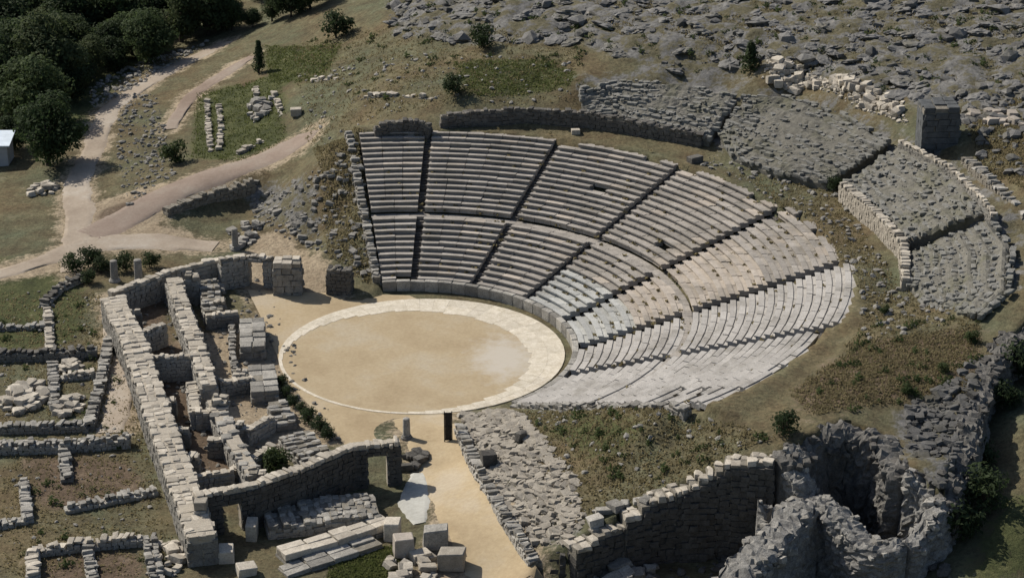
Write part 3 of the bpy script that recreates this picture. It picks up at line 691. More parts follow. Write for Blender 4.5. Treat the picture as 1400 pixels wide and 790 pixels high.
# ------------------------------------------------------------------ stage building
def gw(px, hgt):      # wall traced along its foot on the ground
    return [on(u, v) + np.array([0, 0, hgt]) for u, v in px]
def tp(px, z): return [at(u, v, z) for u, v in px]
def door_s(pts, spans):
    """(pixel x0, x1, head) -> run along the wall"""
    P = np.array(pts); cum = np.append(0, np.cumsum(np.hypot(*np.diff(P[:, :2], axis=0).T)))
    d = P - np.array(CAM); dep = d[:, 1] * CP - d[:, 2] * SP; us = 700 + FPX * d[:, 0] / dep
    return [(float(np.interp(a, us, cum)), float(np.interp(b, us, cum)), h) for a, b, h in spans]
wall('stage_back_wall', 'long thick pale stage wall beside the sandy strip', tp([(154,404),(185,470),(215,560),(245,640),(276,730)], 2.3), 2.0, base=0, stone=1.05, ruin=.15, top='pale', cap=True)
wall('stage_end_wall', 'thin pale end wall joining the long stage wall', tp([(150,397),(235,367),(300,352)], 2.3), .8, base=0, ruin=.2, top='pale', cap=True)
wall('stage_inner_wall', 'pale inner stage wall bordering the shaded rooms', tp([(236,378),(262,450),(286,524)], 2.2), 1.4, base=0, ruin=.2, top='pale', cap=True)
wall('stage_inner_wall', 'broken inner stage wall beside the dark square pits', tp([(292,545),(320,600),(348,648)], 1.8), 1.3, base=0, ruin=.6, top='wall', cap=True)
for lab, px, z, t in (('short pale wall stub inside the first shaded room', [(170,424),(192,423)], 1.3, .5), ('slanting cross wall dividing the first two shaded rooms', [(180,455),(224,440)], 1.6, .6),
        ('long thin cross wall bounding the third shaded room', [(192,485),(280,483)], 1.8, .6), ('short cross wall above the narrow brown room', [(212,543),(240,543)], 1.3, .6),
        ('short cross wall at the foot of narrow brown room', [(225,583),(258,583)], 1.2, .6), ('pale cross wall between the two square pits', [(284,597),(312,597)], 1.2, .6),
        ('short cross wall beside the last dark room', [(240,620),(272,620)], 1.2, .8), ('low cross wall behind the green corner bush', [(318,640),(372,606)], .9, .7), ('cross wall between the grey block piers', [(300,520),(345,512)], 1.0, .7),
        ('small cross wall next to the tumbled wall block', [(282,428),(325,424)], 1.0, .7), ('low pale cross wall by the small ruined pier', [(335,585),(372,566)], 1.0, .7), ('thick spur wall inside the narrow brown room', [(262,520),(268,560)], 1.2, .8), ('last low cross wall before the tall side wall', [(268,648),(318,640)], 1.0, .7), ('cross wall capping the upper square pit', [(268,560),(300,558)], 1.2, .6)):
    wall('cross_wall', lab, tp(px, z + .35), t + .1, base=0, stone=.7, course=.4, ruin=.25, top='pale', group='cross walls of the stage rooms', cap=True)
wall('stage_front_pier', 'broad flat grey pier at the stage front by the orchestra', tp([(345,434),(345,472)], 1.3), 2.0, base=0, stone=1.0, course=.45, ruin=.15, shapes=ASH)
wall('stage_front_pier', 'grey block pier behind a dark slot of the stage front', tp([(357,496),(362,532)], 1.2), 2.1, base=0, stone=1.0, course=.45, ruin=.2, shapes=ASH)
wall('stage_front_pier', 'small ruined pier among shrubs of the stage front', tp([(378,546),(392,572)], 1.0), 1.5, base=0, stone=.9, ruin=.5)
wall('stage_front_pier', 'low sunlit rubble mass at the end of the stage front', tp([(402,590),(425,612),(440,626)], 1.0), 2.6, base=0, stone=.8, course=.4, ruin=.7, top='wall')
for lab, u, v, z, w_ in (('square pier stub at the mouth of the corner room', 262, 372, 2.6, 1.1), ('square pier stub between grassy strip and orchestra side', 330, 505, 1.6, 1.0), ('tall square pier stub beside the upper square pit', 300, 540, 2.4, 1.1),
        ('square pier stub in the middle of the pits', 322, 575, 1.8, 1.0), ('square pier stub at the end of inner wall', 352, 640, 2.0, 1.1), ('small pale pier stub against the thick stage wall', 250, 655, 2.2, .9), ('leaning pier stub near the tumbled wall block', 300, 405, 1.9, .9)):
    q = at(u, v, z); wall('pier_stub', lab, [(q[0] - w_ / 2, q[1], z), (q[0] + w_ / 2, q[1], z)], w_, base=0, stone=.9, course=.6, ruin=.4, top='pale', group='pier stubs of the stage building')
wall('low_wall', 'thin low wall edging the grassy strip inside the stage', tp([(316,436),(318,480),(324,522)], .7), .5, base=0, stone=.7, course=.35, ruin=.4)
wall('low_wall', 'tumbled wall block beside the shaded corner room', tp([(284,378),(292,420)], 1.5), 1.7, base=0, stone=.8, course=.45, ruin=.9, top='wall')
sw = tp([(266,673),(351,657),(420,632),(482,605),(546,600)], 3.2)
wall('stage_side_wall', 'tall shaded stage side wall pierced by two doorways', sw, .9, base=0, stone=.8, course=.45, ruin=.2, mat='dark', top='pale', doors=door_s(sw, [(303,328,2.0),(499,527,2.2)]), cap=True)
wall('wall_pier', 'narrow lit pier where the stage walls meet', tp([(266,684),(282,684)], 3.0), .9, base=0, stone=.8, course=.5, ruin=.1, shapes=ASH, top='pale')
nw = tp([(300,352),(336,346),(373,350)], 2.8)
wall('passage_wall', 'shaded wall with doorway next to the square grey pier', nw, .9, base=0, stone=.8, course=.45, ruin=.25, top='pale', doors=door_s(nw, [(333,358,2.2)]))
wall('passage_pier', 'square grey pier between two openings above the orchestra', tp([(374,354),(411,354)], 3.0), 1.7, base=0, stone=.9, course=.5, ruin=.08, shapes=ASH, top='pale')
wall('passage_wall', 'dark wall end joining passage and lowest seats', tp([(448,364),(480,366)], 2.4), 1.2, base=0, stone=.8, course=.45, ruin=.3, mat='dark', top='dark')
# platform of long slabs below the side wall
wall('stepped_platform', 'grey rubble platform under the shaded stage side wall', tp([(362,702),(430,694),(515,686)], 1.0), 3.6, base=0, stone=.85, course=.45, ruin=.5, cat='platform')
wall('stepped_platform', 'long pale edged slab step below the grey platform', tp([(384,752),(455,732),(530,708)], .75), 1.5, base=0, stone=1.6, course=.4, ruin=.12, shapes=ASH, top='pale', cat='platform')
wall('stepped_platform', 'lowest bluish slab step next to the grass patch', tp([(386,777),(450,757),(515,735)], .4), 1.6, base=0, stone=1.5, course=.4, ruin=.2, shapes=ASH, cat='platform')
# pale slab floor by the passage
def prism(name, px, z0, z1, mat, label, cat):
    P = [gp(u, v, z1)[:2] for u, v in px]; n = len(P); c = np.mean(P, 0)
    V = [(p[0] - c[0], p[1] - c[1], z) for z in (0, z1 - z0) for p in P]
    F = [[i, (i + 1) % n, n + (i + 1) % n, n + i] for i in range(n)] + [list(range(n))[::-1], [n + i for i in range(n)]]
    return tag(link(name, mesh_of(name, V, F, mat), None, (c[0], c[1], z0)), label, cat)
ribbon('gravel_patch', [(574,648),(566,668),(566,690),(574,716)], [1.2,2.2,2.4,1.0], M['gravel'], wob=.8)
def heap(u, v, n, rad, s0, s1, mat, label, flat=.6, ky=1.0):
    p = on(u, v); root = empty('stone_heap', p, label, 'stone heap')
    for k in range(n):
        a = random.uniform(0, 6.28); r_ = rad * math.sqrt(random.random()); x, y = r_ * math.cos(a), r_ * math.sin(a) * ky
        s = random.uniform(s0, s1)
        z = h1(p[0] + x, p[1] + y) - p[2] + s * flat * .35 + max(0, (1 - r_ / rad)) * s * .5
        stone_obj('stone', RUB, M[mat], (x, y, z), (s * random.uniform(.9, 1.5), s, s * flat), a * 3, root, random.uniform(-.25, .25), random.uniform(-.25, .25))
# big ashlar blocks
def blk(u, v, dim, rz, label, mat='wall', name='stone_block', group=None, dz=0, tilt=0, shapes=ASH):
    p = on(u, v); o = stone_obj(name, shapes, M[mat], (p[0], p[1], p[2] + dim[2] / 2 - .04 + dz), dim, rz, None, tilt, tilt * .6)
    return tag(o, label, 'stone block', group)
blk(596, 748, (1.6, 1.2, 1.5), .1, 'upright grey block beside the sandy passage', shapes=BLK)
blk(618, 776, (1.7, 1.3, 1.3), -.08, 'large grey block with pale top nearest the passage mouth', 'pale', shapes=BLK)
blk(552, 757, (1.3, 1.2, 1.4), .2, 'rosy lit block next to the pale slab floor', 'seatwarm', shapes=BLK)
blk(537, 735, (1.0, 1.2, 1.3), -.1, 'narrow white block at the end of the slab step', 'pale')
blk(575, 765, (1.2, .9, .6), .5, 'low flat block lying between two upright blocks', 'pale')
blk(310, 765, (1.0, 1.3, .9), .1, 'grey block below the lit wall pier', 'pale')
blk(337, 784, (1.2, .9, .7), .4, 'tilted pale block left of the slab steps', 'pale', tilt=.15)
blk(345, 735, (.7, 1.4, 1.2), 0, 'thin upright block by the first doorway', 'pale')
blk(405, 158, (1.1, .9, .75), .1, 'bright white block lying at the edge of reddish track', 'pale')
blk(787, 183, (.75, .6, .45), .1, 'small white block on the top of the seats under the shaded wall', 'pale')
blk(950, 222, (1.3, .8, .6), .6, 'dark broken seat block lying above the topmost row', 'dark')
heap(560, 782, 30, 1.8, .3, .8, 'pale', 'pale broken stones cluttered around the upright blocks', ky=1.4)
# broken column and dark gate at the passage mouth
def lathe(name, prof, mat, n=16):
    V = []; F = []
    for r_, z_ in prof:
        for k in range(n): V.append((r_ * math.cos(2 * math.pi * k / n), r_ * math.sin(2 * math.pi * k / n), z_))
    for i in range(len(prof) - 1):
        for k in range(n): F.append([i * n + k, i * n + (k + 1) % n, (i + 1) * n + (k + 1) % n, (i + 1) * n + k])
    F += [list(range(n))[::-1], [(len(prof) - 1) * n + k for k in range(n)]]
    return mesh_of(name, V, F, mat)
def column(u, v, h_, r_, label):
    p = on(u, v); root = empty('column_stub', p, label, 'column')
    link('base', lathe('base', [(r_ * 1.5, -.1), (r_ * 1.5, .14), (r_ * 1.3, .2), (r_ * 1.2, .3)], M['wall']), root)
    link('shaft', lathe('shaft', [(r_, .3), (r_ * .97, h_ * .6), (r_ * .9, h_), (r_ * .6, h_ + .05)], M['wall']), root)
column(556, 600, 1.6, .28, 'slender broken column stub near the orchestra edge')
column(157, 385, 1.9, .34, 'pale broken column stub before the dark shrubs by path')
column(190, 388, 2.2, .36, 'pale thick column stub standing against the stage end wall')
column(322, 342, 2.0, .3, 'grey column stub beside the sunlit rubble corner')
gpz = on(613, 604); gate = empty('gate_leaf', gpz, 'tall narrow black gate leaf at the corner of rubble bank', 'gate')
for sx in (-.27, .27): V, F = boxes([((sx, 0, 1.15), (.07, .07, 2.5), 0)]); link('post', mesh_of('post', V, F, M['black']), gate)
V, F = boxes([((0, 0, 1.2), (.46, .04, 2.2), 0)]); link('panel', mesh_of('panel', V, F, M['black']), gate)
for z_ in (.2, 1.2, 2.2): V, F = boxes([((0, -.035, z_), (.47, .03, .07), 0)]); link('rail', mesh_of('rail', V, F, M['black']), gate)

# ------------------------------------------------------------------ foundations on the flat ground
for lab, px, hg, t, tp_ in (('low foundation wall slanting along the sandy strip', [(150,470),(138,530),(122,588)], .6, .6, 'wall'),
        ('low foundation wall closing the plot of pale heaps', [(-20,592),(60,590),(120,588)], .6, .6, 'wall'),
        ('longest low foundation wall meeting the thick stage wall', [(-20,620),(80,618),(178,610)], .8, .7, 'wall'),
        ('dark low foundation wall behind the pale heaps', [(-20,494),(60,492),(132,488)], .8, .6, 'dark'),
        ('thin low foundation wall crossing the green plot', [(66,428),(69,482)], .4, .5, 'pale'),
        ('small angled foundation wall in the brown field', [(33,662),(38,716),(-20,724)], .45, .5, 'wall'),
        ('pale cornered foundation wall around reddish soil', [(46,800),(46,760),(120,751),(195,744)], .65, .6, 'pale'),
        ('short foundation wall beside scattered blocks', [(205,742),(216,800)], .5, .7, 'wall'),
        ('short foundation wall inside the plot of pale heaps', [(72,500),(76,560)], .4, .6, 'wall'), ('curved low kerb wall rising towards the dark shrubs', [(60,420),(82,398),(118,382)], .5, .6, 'dark'), ('crooked low wall in the brown field by the thick stage wall', [(90,700),(150,688),(214,676)], .45, .6, 'wall'),
        ('low stone row across the green plot', [(-20,452),(64,450)], .35, .5, 'wall'), ('short spur wall off the longest foundation wall', [(88,620),(92,660)], .45, .6, 'wall'), ('low wall row inside the reddish soil corner', [(120,752),(128,800)], .45, .5, 'wall'), ('short thick wall at the bend of the sandy strip', [(84,520),(130,516)], .5, .6, 'pale')):
    wall('foundation_wall', lab, gw(px, hg + .2), t + .25, stone=.75, course=.35, ruin=.5, mat='wall', top=tp_, group='low foundation walls on the flat ground', core=False)
heap(30, 548, 40, 1.7, .4, 1.0, 'pale', 'bright pale stone heap at the edge of plot', ky=1.6)
heap(96, 556, 22, 1.1, .35, .8, 'pale', 'small pale stone heap inside the walled plot', ky=1.5)
heap(96, 504, 16, 1.0, .3, .7, 'pale', 'few pale stones in front of dark foundation wall', ky=1.2)
heap(58, 262, 22, 1.3, .35, .8, 'pale', 'speckled pale stone heap near the big round tree', ky=1.3)
heap(292, 398, 26, 1.4, .35, .9, 'wall', 'grey rubble heap filling the shaded corner room', ky=2)
heap(225, 765, 26, 1.3, .3, .8, 'pale', 'scattered pale blocks heap by the short foundation wall', ky=2)
heap(335, 322, 26, 1.5, .3, .9, 'wall', 'grey stone heap above the sunlit passage corner', ky=2)
heap(565, 632, 14, .9, .3, .8, 'dark', 'dark tumbled stones at the end of the side wall', ky=1.4)
heap(850, 782, 34, 2.3, .4, 1.1, 'wall', 'lit grey rubble heap below the stepped retaining wall', ky=1)
heap(355, 150, 26, 1.3, .35, 1.0, 'wall', 'grey pink rubble chunk in the green ruins', ky=2.2)
# ruined rows on the green terrace
for lab, px in (('row of pale stones along the green terrace edge', [(284,140),(285,170),(288,208)]), ('second row of pale stones crossing the green terrace', [(300,146),(302,175),(300,206)]),
        ('low pale wall remains at the far end of green terrace', [(350,120),(352,150),(350,168)]), ('short wall remains near the bright white block', [(375,128),(386,158)]),
        ('low ruin wall below the reddish bank', [(325,212),(362,192)]), ('line of pale footing stones behind the narrow seats', [(498,134),(545,131),(592,136)]),
        ('pale footing stones on the brown slope above terrace', [(428,112),(462,108)])):
    wall('terrace_ruin', lab, gw(px, .45), .6, stone=.9, course=.5, ruin=.9, mat='wall', top='pale', core=False, group='low ruin rows above the track')
blocked = [(785,176)]
# shaded bank wall under the track
wall('bank_wall', 'dark earth bank wall under the reddish track', BANKT, .9, base=.3, stone=.8, course=.45, ruin=.6, mat='core', top='core')

# ------------------------------------------------------------------ outer retaining walls and vault chambers
wall('outer_wall', 'stepped retaining wall with sunlit top and dark face', [RIMW[0], RIMW[1], RIMW[2], RIMW[3], RIMW[4]], 1.5, stone=1.0, course=.55, ruin=.35, mat='dark', top='pale', rough=.45)  # pale top and dark face put sun and shade into the stone colours
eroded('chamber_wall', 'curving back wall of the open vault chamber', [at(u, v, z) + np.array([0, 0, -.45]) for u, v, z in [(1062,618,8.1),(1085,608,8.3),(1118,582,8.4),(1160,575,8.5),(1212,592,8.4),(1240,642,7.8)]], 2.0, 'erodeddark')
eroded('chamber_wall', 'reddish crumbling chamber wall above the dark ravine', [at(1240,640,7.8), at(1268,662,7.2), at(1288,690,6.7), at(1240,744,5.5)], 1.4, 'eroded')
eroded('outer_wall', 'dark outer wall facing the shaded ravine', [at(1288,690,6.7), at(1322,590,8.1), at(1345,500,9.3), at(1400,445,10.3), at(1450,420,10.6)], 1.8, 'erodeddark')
eroded('chamber_wall', 'broad rough pale topped wall slanting down to the ravine floor', [at(1112,672,6.2), at(1060,728,5.7), at(1000,792,5.1), at(960,835,4.8)], 2.4, 'eroded')
eroded('chamber_wall', 'rough grey wall sloping between the two vault chambers', [at(1112,672,6.2), at(1150,706,5.9), at(1190,740,5.5), at(1240,746,5.4)], 1.7, 'eroded')
eroded('chamber_wall', 'ruined spur linking the back wall and the rough pale wall', [at(1086,608,8.2), at(1086,640,7.2), at(1108,668,6.4)], 1.4, 'eroded')
eroded('wall_stub', 'isolated grey wall stub standing in the dark pit', [at(1036,682,6.0), at(1056,688,5.7)], 1.1, 'eroded')
wall('wall_stub', 'dark wall stub at the corner of passage and retaining wall', [at(735,760,1.6), at(772,745,2.4)], 1.2, stone=.8, course=.45, ruin=.5, mat='dark', top='dark', rough=1.0)
# rough bank along the sandy passage
wall('bank_wall', 'crumbling kerb of stones along the sandy passage', gw([(628,590),(655,650),(690,712),(730,770)], .8), .8, stone=.7, course=.4, ruin=.9, mat='wall', top='wall')
blk(668, 640, (1.1, 1.0, 1.3), .3, 'dark squat block in the rubble bank beside the passage', 'dark', shapes=RUB)
blk(712, 604, (.8, .7, .8), .7, 'small dark block on top of the rubble bank', 'dark', shapes=RUB)

# ------------------------------------------------------------------ loose stone
def in_zone(px, n):
    P = zone_poly(px); lo, hi = P.min(0), P.max(0); out = []
    while len(out) < n:
        x = rng.uniform(lo[0], hi[0], 400); y = rng.uniform(lo[1], hi[1], 400); k = inpoly(x, y, P)
        out += list(zip(x[k], y[k]))
    out = np.array(out[:n]); return np.column_stack([out, H(out[:, 0], out[:, 1])])
def scatter(name, label, px, n, s0, s1, mat, shapes=ROCK, flat=.7, pw=3):
    pile = Pile()
    for p in in_zone(px, n):
        s = s0 + (s1 - s0) * random.random() ** pw
        pile.add(shapes[random.randrange(len(shapes))], (p[0], p[1], p[2] + s * flat * (.2 if shapes is not OUTC else .02)), (s * random.uniform(.8, 1.5), s, s * flat), random.uniform(0, 6.28), random.uniform(-.3, .3), random.uniform(-.3, .3))
    return tag(link(name, pile.mesh(name, M[mat])), label, 'stones', None, 'stuff')
BANK = [(630,568),(700,560),(740,600),(790,660),(800,715),(770,745),(715,745),(660,650)]
scatter('rubble', 'grey rubble covering the bank along the passage', BANK, 2200, .12, .75, 'pale', RUB, .5)
scatter('rubble', 'loose stones on the berm behind the near seats', [(700,562),(930,562),(1060,600),(850,690),(780,720),(740,620)], 260, .08, .5, 'wall')
scatter('rubble', 'grey rubble on slope beside the passage pier', [(340,240),(440,235),(500,200),(505,390),(450,350),(350,310)], 600, .1, .7, 'wall', RUB, .6, 4)
scatter('rubble', 'stones strewn between path and reddish track', [(165,130),(215,130),(240,240),(170,290),(160,200)], 500, .12, .6, 'wall')
scatter('rubble', 'rubble strip edging the far path', [(120,120),(200,82),(290,55),(260,75),(195,115),(125,150)], 450, .12, .7, 'wall')
scatter('rubble', 'loose stones scattered through the stage ruins', [(160,400),(340,350),(470,600),(280,670)], 700, .1, .5, 'wall')
scatter('rubble', 'loose stones over the flat field foundations', [(0,400),(140,400),(230,700),(240,790),(0,790)], 350, .08, .4, 'wall')
scatter('rubble', 'stones on the brown slope behind the seats', [(400,100),(800,90),(790,140),(620,140),(500,170),(440,200)], 320, .1, .5, 'wall')
scatter('rubble', 'broken stones along the earth corridor below the upper slope', [(930,215),(1000,215),(1140,255),(1230,390),(1330,430),(1180,470),(1175,390),(1080,285)], 500, .1, .6, 'wall')
scatter('rubble', 'dark broken stones at the edge of the ravine', [(1240,560),(1345,490),(1320,590),(1285,680),(1245,640)], 600, .15, .7, 'rock', RUB, .6)
scatter('rubble', 'rubble on the floor of the ravine and pits', [(790,770),(1050,740),(1300,720),(1300,800),(800,800)], 350, .2, 1.0, 'dark')
scatter('hill_rocks', 'grey rocks breaking through the hillside scrub', ZR[0], 1100, .15, .9, 'rock', RUB, .5, 3)
scatter('hill_outcrops', 'broad grey bedrock outcrops on the hillside', ZR[0], 950, .35, 1.9, 'rock', OUTC, .34, 1.8)
scatter('rubble', 'small pale chips among the rim stones', [(1050,84),(1100,92),(1160,108),(1235,138),(1240,175),(1190,155),(1110,122),(1040,114)], 700, .08, .4, 'pale', RUB)
scatter('hill_rocks', 'scattered grey rocks on the brown shoulder above the rim', [(1290,130),(1420,110),(1420,260),(1340,220)], 300, .2, 1.2, 'rock')
for p in in_zone(ZR[0], 40):
    s = random.uniform(.9, 1.9)
    o = stone_obj('boulder', ROCK, M['rock'], (p[0], p[1], p[2] + s * .15), (s * random.uniform(.9, 1.5), s, s * random.uniform(.6, 1.0)), random.uniform(0, 6.28), None, random.uniform(-.3, .3), random.uniform(-.3, .3))
    tag(o, 'large grey boulder embedded in the rocky hillside', 'boulder', 'boulders on the rocky hillside')
for p in in_zone([(1055,88),(1090,92),(1150,108),(1225,138),(1235,165),(1195,150),(1120,122),(1050,112)], 190):
    s = .25 + .65 * random.random() ** 2
    o = stone_obj('rim_stone', RUB, M['pale'], (p[0], p[1], p[2] + s * .25), (s * 1.3, s, s * .8), random.uniform(0, 6.28), None, random.uniform(-.3, .3), random.uniform(-.3, .3))
    tag(o, 'pale broken stone in the rubble line on the rim', 'stone', 'pale stones along the rim')
for p in in_zone([(1320,145),(1365,150),(1400,165),(1400,180),(1330,168)], 24):
    s = random.uniform(.35, .9)
    o = stone_obj('rim_stone', RUB, M['seatwarm'], (p[0], p[1], p[2] + s * .25), (s * 1.3, s, s * .8), random.uniform(0, 6.28))
    tag(o, 'tan stone in the small cluster beyond the tower', 'stone', 'tan stones beyond the tower')

# ------------------------------------------------------------------ plants
def leaves(blobs, n, size, rs):
    V = []; F = []
    for k in range(n):
        c, rad = blobs[rs.randrange(len(blobs))]
        d = Vector((rs.gauss(0, 1), rs.gauss(0, 1), rs.gauss(0, 1))).normalized() * (rs.random() ** .4)
        p = Vector((c[0] + d.x * rad[0], c[1] + d.y * rad[1], c[2] + d.z * rad[2]))
        nrm = (d + Vector((rs.uniform(-.8, .8), rs.uniform(-.8, .8), rs.uniform(-.2, 1)))).normalized()
        t = nrm.orthogonal().normalized(); b = nrm.cross(t); s = size * rs.uniform(.5, 1.2); a = rs.uniform(0, 6.28)
        t, b = t * math.cos(a) + b * math.sin(a), b * math.cos(a) - t * math.sin(a)
        i = len(V); V += [p - t * s, p + b * s * .5 - nrm * s * .1, p + t * s, p - b * s * .5 - nrm * s * .1]; F.append([i, i + 1, i + 2, i + 3])
    return V, F
def tube(V, F, pts, n=7):
    b0 = len(V)
    for k, (p, r_) in enumerate(pts):
        d = (pts[min(k + 1, len(pts) - 1)][0] - pts[max(k - 1, 0)][0]).normalized(); t = d.orthogonal().normalized(); b = d.cross(t)
        for a in range(n): V.append(p + (t * math.cos(6.283 * a / n) + b * math.sin(6.283 * a / n)) * r_)
    for k in range(len(pts) - 1):
        for a in range(n): F.append([b0 + k * n + a, b0 + k * n + (a + 1) % n, b0 + (k + 1) * n + (a + 1) % n, b0 + (k + 1) * n + a])
def tree_meshes(seed, hgt, wid, n, size, mat, slim=False):
    rs = random.Random(seed); blobs = []; V = []; F = []
    th = hgt * (.14 if not slim else .08)
    tube(V, F, [(Vector((0, 0, -.4)), .045 * hgt), (Vector((.05 * hgt * rs.uniform(-1, 1), 0, th * .6)), .033 * hgt), (Vector((0, 0, th * 1.3)), .028 * hgt), (Vector((0, 0, hgt * .8)), .008 * hgt)])
    nb = 18 if not slim else 7
    for k in range(nb):
        a = rs.uniform(0, 6.28); f = (k + .5) / nb
        if slim: c = (0.05 * rs.uniform(-1, 1), 0.05 * rs.uniform(-1, 1), hgt * (.15 + .72 * f)); rr = wid * .5 * (1 - .75 * f)
        else:
            z = th + (hgt - th) * (.12 + .74 * f); rad = wid * .5 * math.sin(math.pi * min(.95, .2 + .68 * f)) * rs.uniform(.35, .8)
            c = (rad * math.cos(a), rad * math.sin(a), z); rr = wid * rs.uniform(.2, .3)
            tube(V, F, [(Vector((0, 0, th)), .02 * hgt), (Vector((c[0] * .5, c[1] * .5, (th + z) * .5)), .013 * hgt), (Vector(c), .005 * hgt)], 5)
        blobs.append((c, (rr, rr, rr * (.8 if not slim else 1.2))))
    LV, LF = leaves(blobs, n, size, rs)
    return mesh_of('trunk', V, F, M['bark'], True), mesh_of('crown', LV, LF, mat)
TREES = [tree_meshes(3, 7, 7.0, 6500, .24, M['leaf']), tree_meshes(4, 6.5, 6.4, 6000, .24, M['leafdark']), tree_meshes(9, 8, 6.6, 6500, .24, M['leafmid']), tree_meshes(12, 5.5, 6.6, 5500, .24, M['leafdark'])]
def tree(k, p, sc, label, name='tree', group=None, cat='tree'):
    root = empty(name, p, label, cat, group); root.rotation_euler = (0, 0, random.uniform(0, 6.28)); root.scale = (sc, sc, sc * random.uniform(.92, 1.1))
    link('trunk', TREES[k][0], root); link('crown', TREES[k][1], root)
grove = [(45,170),(90,140),(128,108),(160,96),(200,88),(5,140),(55,120),(-10,110),(30,104),(70,98),(108,90),(145,84),(182,76),(215,70),(248,58),(285,48),(318,42),(345,38),(372,30),(398,24),(-10,158),(32,146),(70,132),(104,118),(20,128),(25,50),(80,44),(132,38),(178,36),(222,26),(262,16),(302,10),(345,0),(50,8),(110,2),(165,-4),(215,-12),(270,-18),(0,15),(-35,70),(-40,130),(20,-30),(330,-25),(390,-12),(425,12),(300,28),(262,40),(205,50),(160,56),(110,62),(60,68),(15,72)]
for i, (u, v) in enumerate(grove):
    p = on(u, v); tree(i % 4, p, random.choice((.65, .8, .95, 1.1, 1.2)) * random.uniform(.92, 1.05) * (1 if u < 300 else .6), ('broad dark tree in the dense grove beyond the far path', 'rounded dark green tree in the dense grove beyond the far path', 'tall olive green tree in the grove beyond the far path', 'low spreading dark tree in the grove beyond the far path')[i % 4], group='trees of the grove')
tree(0, on(66, 226), 1.0, 'big round dark tree casting shade beside the path')
tree(3, on(20, 205), .6, 'smaller tree leaning on the big round tree by shed')
SH = [tree_meshes(21, 2.2, 2.6, 900, .16, M['leafdark']), tree_meshes(22, 1.6, 2.2, 800, .15, M['leafgreen']), tree_meshes(23, 3.4, 1.4, 900, .16, M['leafdark'], True), tree_meshes(24, 2.6, 1.8, 900, .16, M['leafdark'], True)]
def shrub(k, u, v, sc, label, group=None):
    p = on(u, v); root = empty('shrub', p, label, 'shrub', group); root.rotation_euler = (0, 0, random.uniform(0, 6.28)); root.scale = (sc,) * 3
    link('stem', SH[k][0], root); link('crown', SH[k][1], root)
shrub(0, 460, 52, 1.4, 'wide dark shrub on the slope at the edge of the rocks')
shrub(2, 355, 100, 1.2, 'slim upright dark shrub at the head of the green terrace')
shrub(0, 660, 66, 1.1, 'dark low shrub beneath the grey rocks above the grass')
shrub(3, 1026, 98, 1.2, 'pointed conical shrub by the pale rim stones')
shrub(1, 240, 222, 1.3, 'olive green bush between rubble band and pale stone rows')
shrub(0, 622, 130, .9, 'round dark shrub behind the topmost seats')
shrub(1, 376, 646, 1.1, 'green bush in the corner of the stage building')
shrub(0, 1140, 262, .6, 'dark shrub in the gap of the upper retaining wall')
shrub(0, 1072, 596, .8, 'dark shrub rooted at the corner of the vault chamber')
for u, v, k, sc in ((100,372,0,.8),(122,366,0,.9),(140,372,0,.7),(172,372,0,.8),(205,366,0,.7),(120,388,0,.6)): shrub(k, u, v, sc, 'dark shrub in the clump where the paths meet', 'shrubs in the dark clump by the paths')
for u, v in ((392,545),(402,556),(414,566),(422,580),(438,590),(450,600),(385,530)): shrub(0, u, v, random.uniform(.4, .6), 'small dark shrub growing along the stage front', 'small shrubs along the stage front')
for u, v in ((1330,640),(1370,560),(1300,740),(1390,520),(1345,700)): shrub(0, u, v, random.uniform(.9, 1.5), 'dark shrub in the shaded ravine below the outer wall', 'ravine shrubs')
for u, v in ((1210,430),(1290,510),(1330,470),(1240,540)): shrub(1, u, v, random.uniform(.4, .7), 'low olive shrub on the brown ground behind the near seats', 'low shrubs behind the near seats')
# grass and scrub that nobody could count
def tufts(name, label, zones, n, s, mat, blades=5):
    V = []; F = []
    for px in zones:
        for p in in_zone(px, n):
            for b in range(blades):
                a = random.uniform(0, 6.28); q = s * random.uniform(.5, 1.2); x = p[0] + random.uniform(-.25, .25); y = p[1] + random.uniform(-.25, .25); z = p[2] - .03
                dx, dy = math.cos(a) * q * .28, math.sin(a) * q * .28; i = len(V)
                V += [(x - dx, y - dy, z), (x + dx, y + dy, z), (x + dy * .8 + dx, y - dx * .8 + dy, z + q * .7), (x + dy * .8 - dx * .6, y - dx * .8 - dy * .6, z + q * .8)]; F.append([i, i + 1, i + 2, i + 3])
    return tag(link(name, mesh_of(name, V, F, mat)), label, 'grass', None, 'stuff')
tufts('dry_grass', 'dry grass tufts over slopes and berms', [[(400,60),(800,60),(790,140),(620,145),(500,170),(420,200)], [(700,562),(930,562),(1060,600),(850,690),(780,720),(740,620)],
    [(1010,240),(1140,255),(1230,390),(1330,430),(1330,540),(1180,560),(1100,560),(1180,440),(1170,380)], [(0,400),(140,400),(230,700),(240,790),(0,790)], [(430,200),(500,190),(505,390),(450,350)], [(1080,535),(1180,470),(1340,440),(1335,540),(1230,550),(1110,568)], [(800,60),(1400,120),(1400,0),(800,0)], [(1310,150),(1420,130),(1420,270),(1350,240)]], 2600, .2, M['drygrass'], 4)
tufts('green_grass', 'short green grass on terrace and plots', ZG[:3] + ZG[6:7], 1500, .18, M['grass'], 4)
SCR = [leaves([((0, 0, .2), (.45, .45, .3))], 26, .16, random.Random(70 + k)) for k in range(4)]
V = []; F = []
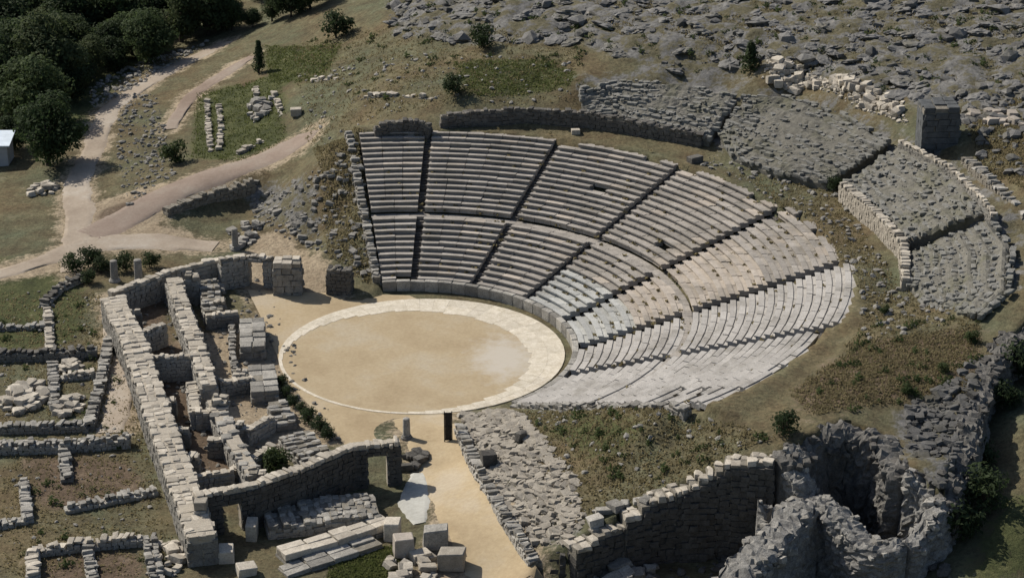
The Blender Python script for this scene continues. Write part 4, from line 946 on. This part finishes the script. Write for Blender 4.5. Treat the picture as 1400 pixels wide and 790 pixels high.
for px, n in ((ZR[0], 420), ([(400,60),(800,60),(790,120),(500,150)], 60), ([(1180,440),(1340,430),(1330,540),(1100,570)], 50), ([(700,565),(930,565),(1050,600),(850,680)], 50), ([(0,400),(130,400),(220,780),(0,780)], 50)):
    for p in in_zone(px, n):
        LV, LF = SCR[random.randrange(4)]; i = len(V); s = random.uniform(.5, 1.3)
        V += [(v[0] * s + p[0], v[1] * s + p[1], v[2] * s + p[2]) for v in LV]; F += [[q + i for q in f] for f in LF]
tag(link('scrub', mesh_of('scrub', V, F, M['leafgreen'])), 'low scrub scattered among rocks and berms', 'scrub', None, 'stuff')

# ------------------------------------------------------------------ small shed by the big tree
sp_ = on(2, 222); shed = empty('shed', sp_, 'small shed with pale blue roof beside the big round tree', 'shed')
V, F = boxes([((-1.0, 0, 1.0), (4.0, 2.6, 2.4), 0)]); link('wall', mesh_of('wall', V, F, plain('shed_wall', (.35, .36, .38), .8)), shed)
V = [(-3.2, -1.6, 2.1), (1.3, -1.6, 2.1), (1.3, 1.6, 2.7), (-3.2, 1.6, 2.7), (-3.2, -1.6, 2.22), (1.3, -1.6, 2.22), (1.3, 1.6, 2.82), (-3.2, 1.6, 2.82)]
link('roof', mesh_of('roof', V, [[3, 2, 1, 0], [4, 5, 6, 7], [0, 1, 5, 4], [1, 2, 6, 5], [2, 3, 7, 6], [3, 0, 4, 7]], plain('shed_roof', (.62, .70, .78), .45)), shed)
V, F = boxes([((-.4, -1.33, .85), (.8, .06, 1.7), 0)]); dr = link('door', mesh_of('door', V, F, plain('shed_door', (.12, .13, .15), .6)), shed)

# weeds in the joints of the seats
V = []; F = []
for _ in range(380):
    a = random.uniform(-49, 98); r_ = random.uniform(14.6, 34.2); k = math.floor((r_ - R1) / DEPL if r_ < 22.2 else (r_ - 22.95) / DEPU)
    rr = (R1 + k * DEPL + .7) if r_ < 22.2 else (22.95 + k * DEPU + DEPU * .95)
    p = pol(a, rr, cone_z(rr) - .02 + .0)
    for b in range(5):
        t = random.uniform(0, 6.28); q = random.uniform(.08, .22); dx, dy = math.cos(t) * q * .5, math.sin(t) * q * .5; i = len(V); x, y = p[0] + random.uniform(-.15, .15), p[1] + random.uniform(-.15, .15)
        V += [(x - dx, y - dy, p[2]), (x + dx, y + dy, p[2]), (x + dx + dy, y + dy - dx, p[2] + q), (x - dx + dy, y - dy - dx, p[2] + q)]; F.append([i, i + 1, i + 2, i + 3])
tag(link('weeds', mesh_of('weeds', V, F, M['drygrass'])), 'small weeds growing in the joints of the seat rows', 'weeds', None, 'stuff')
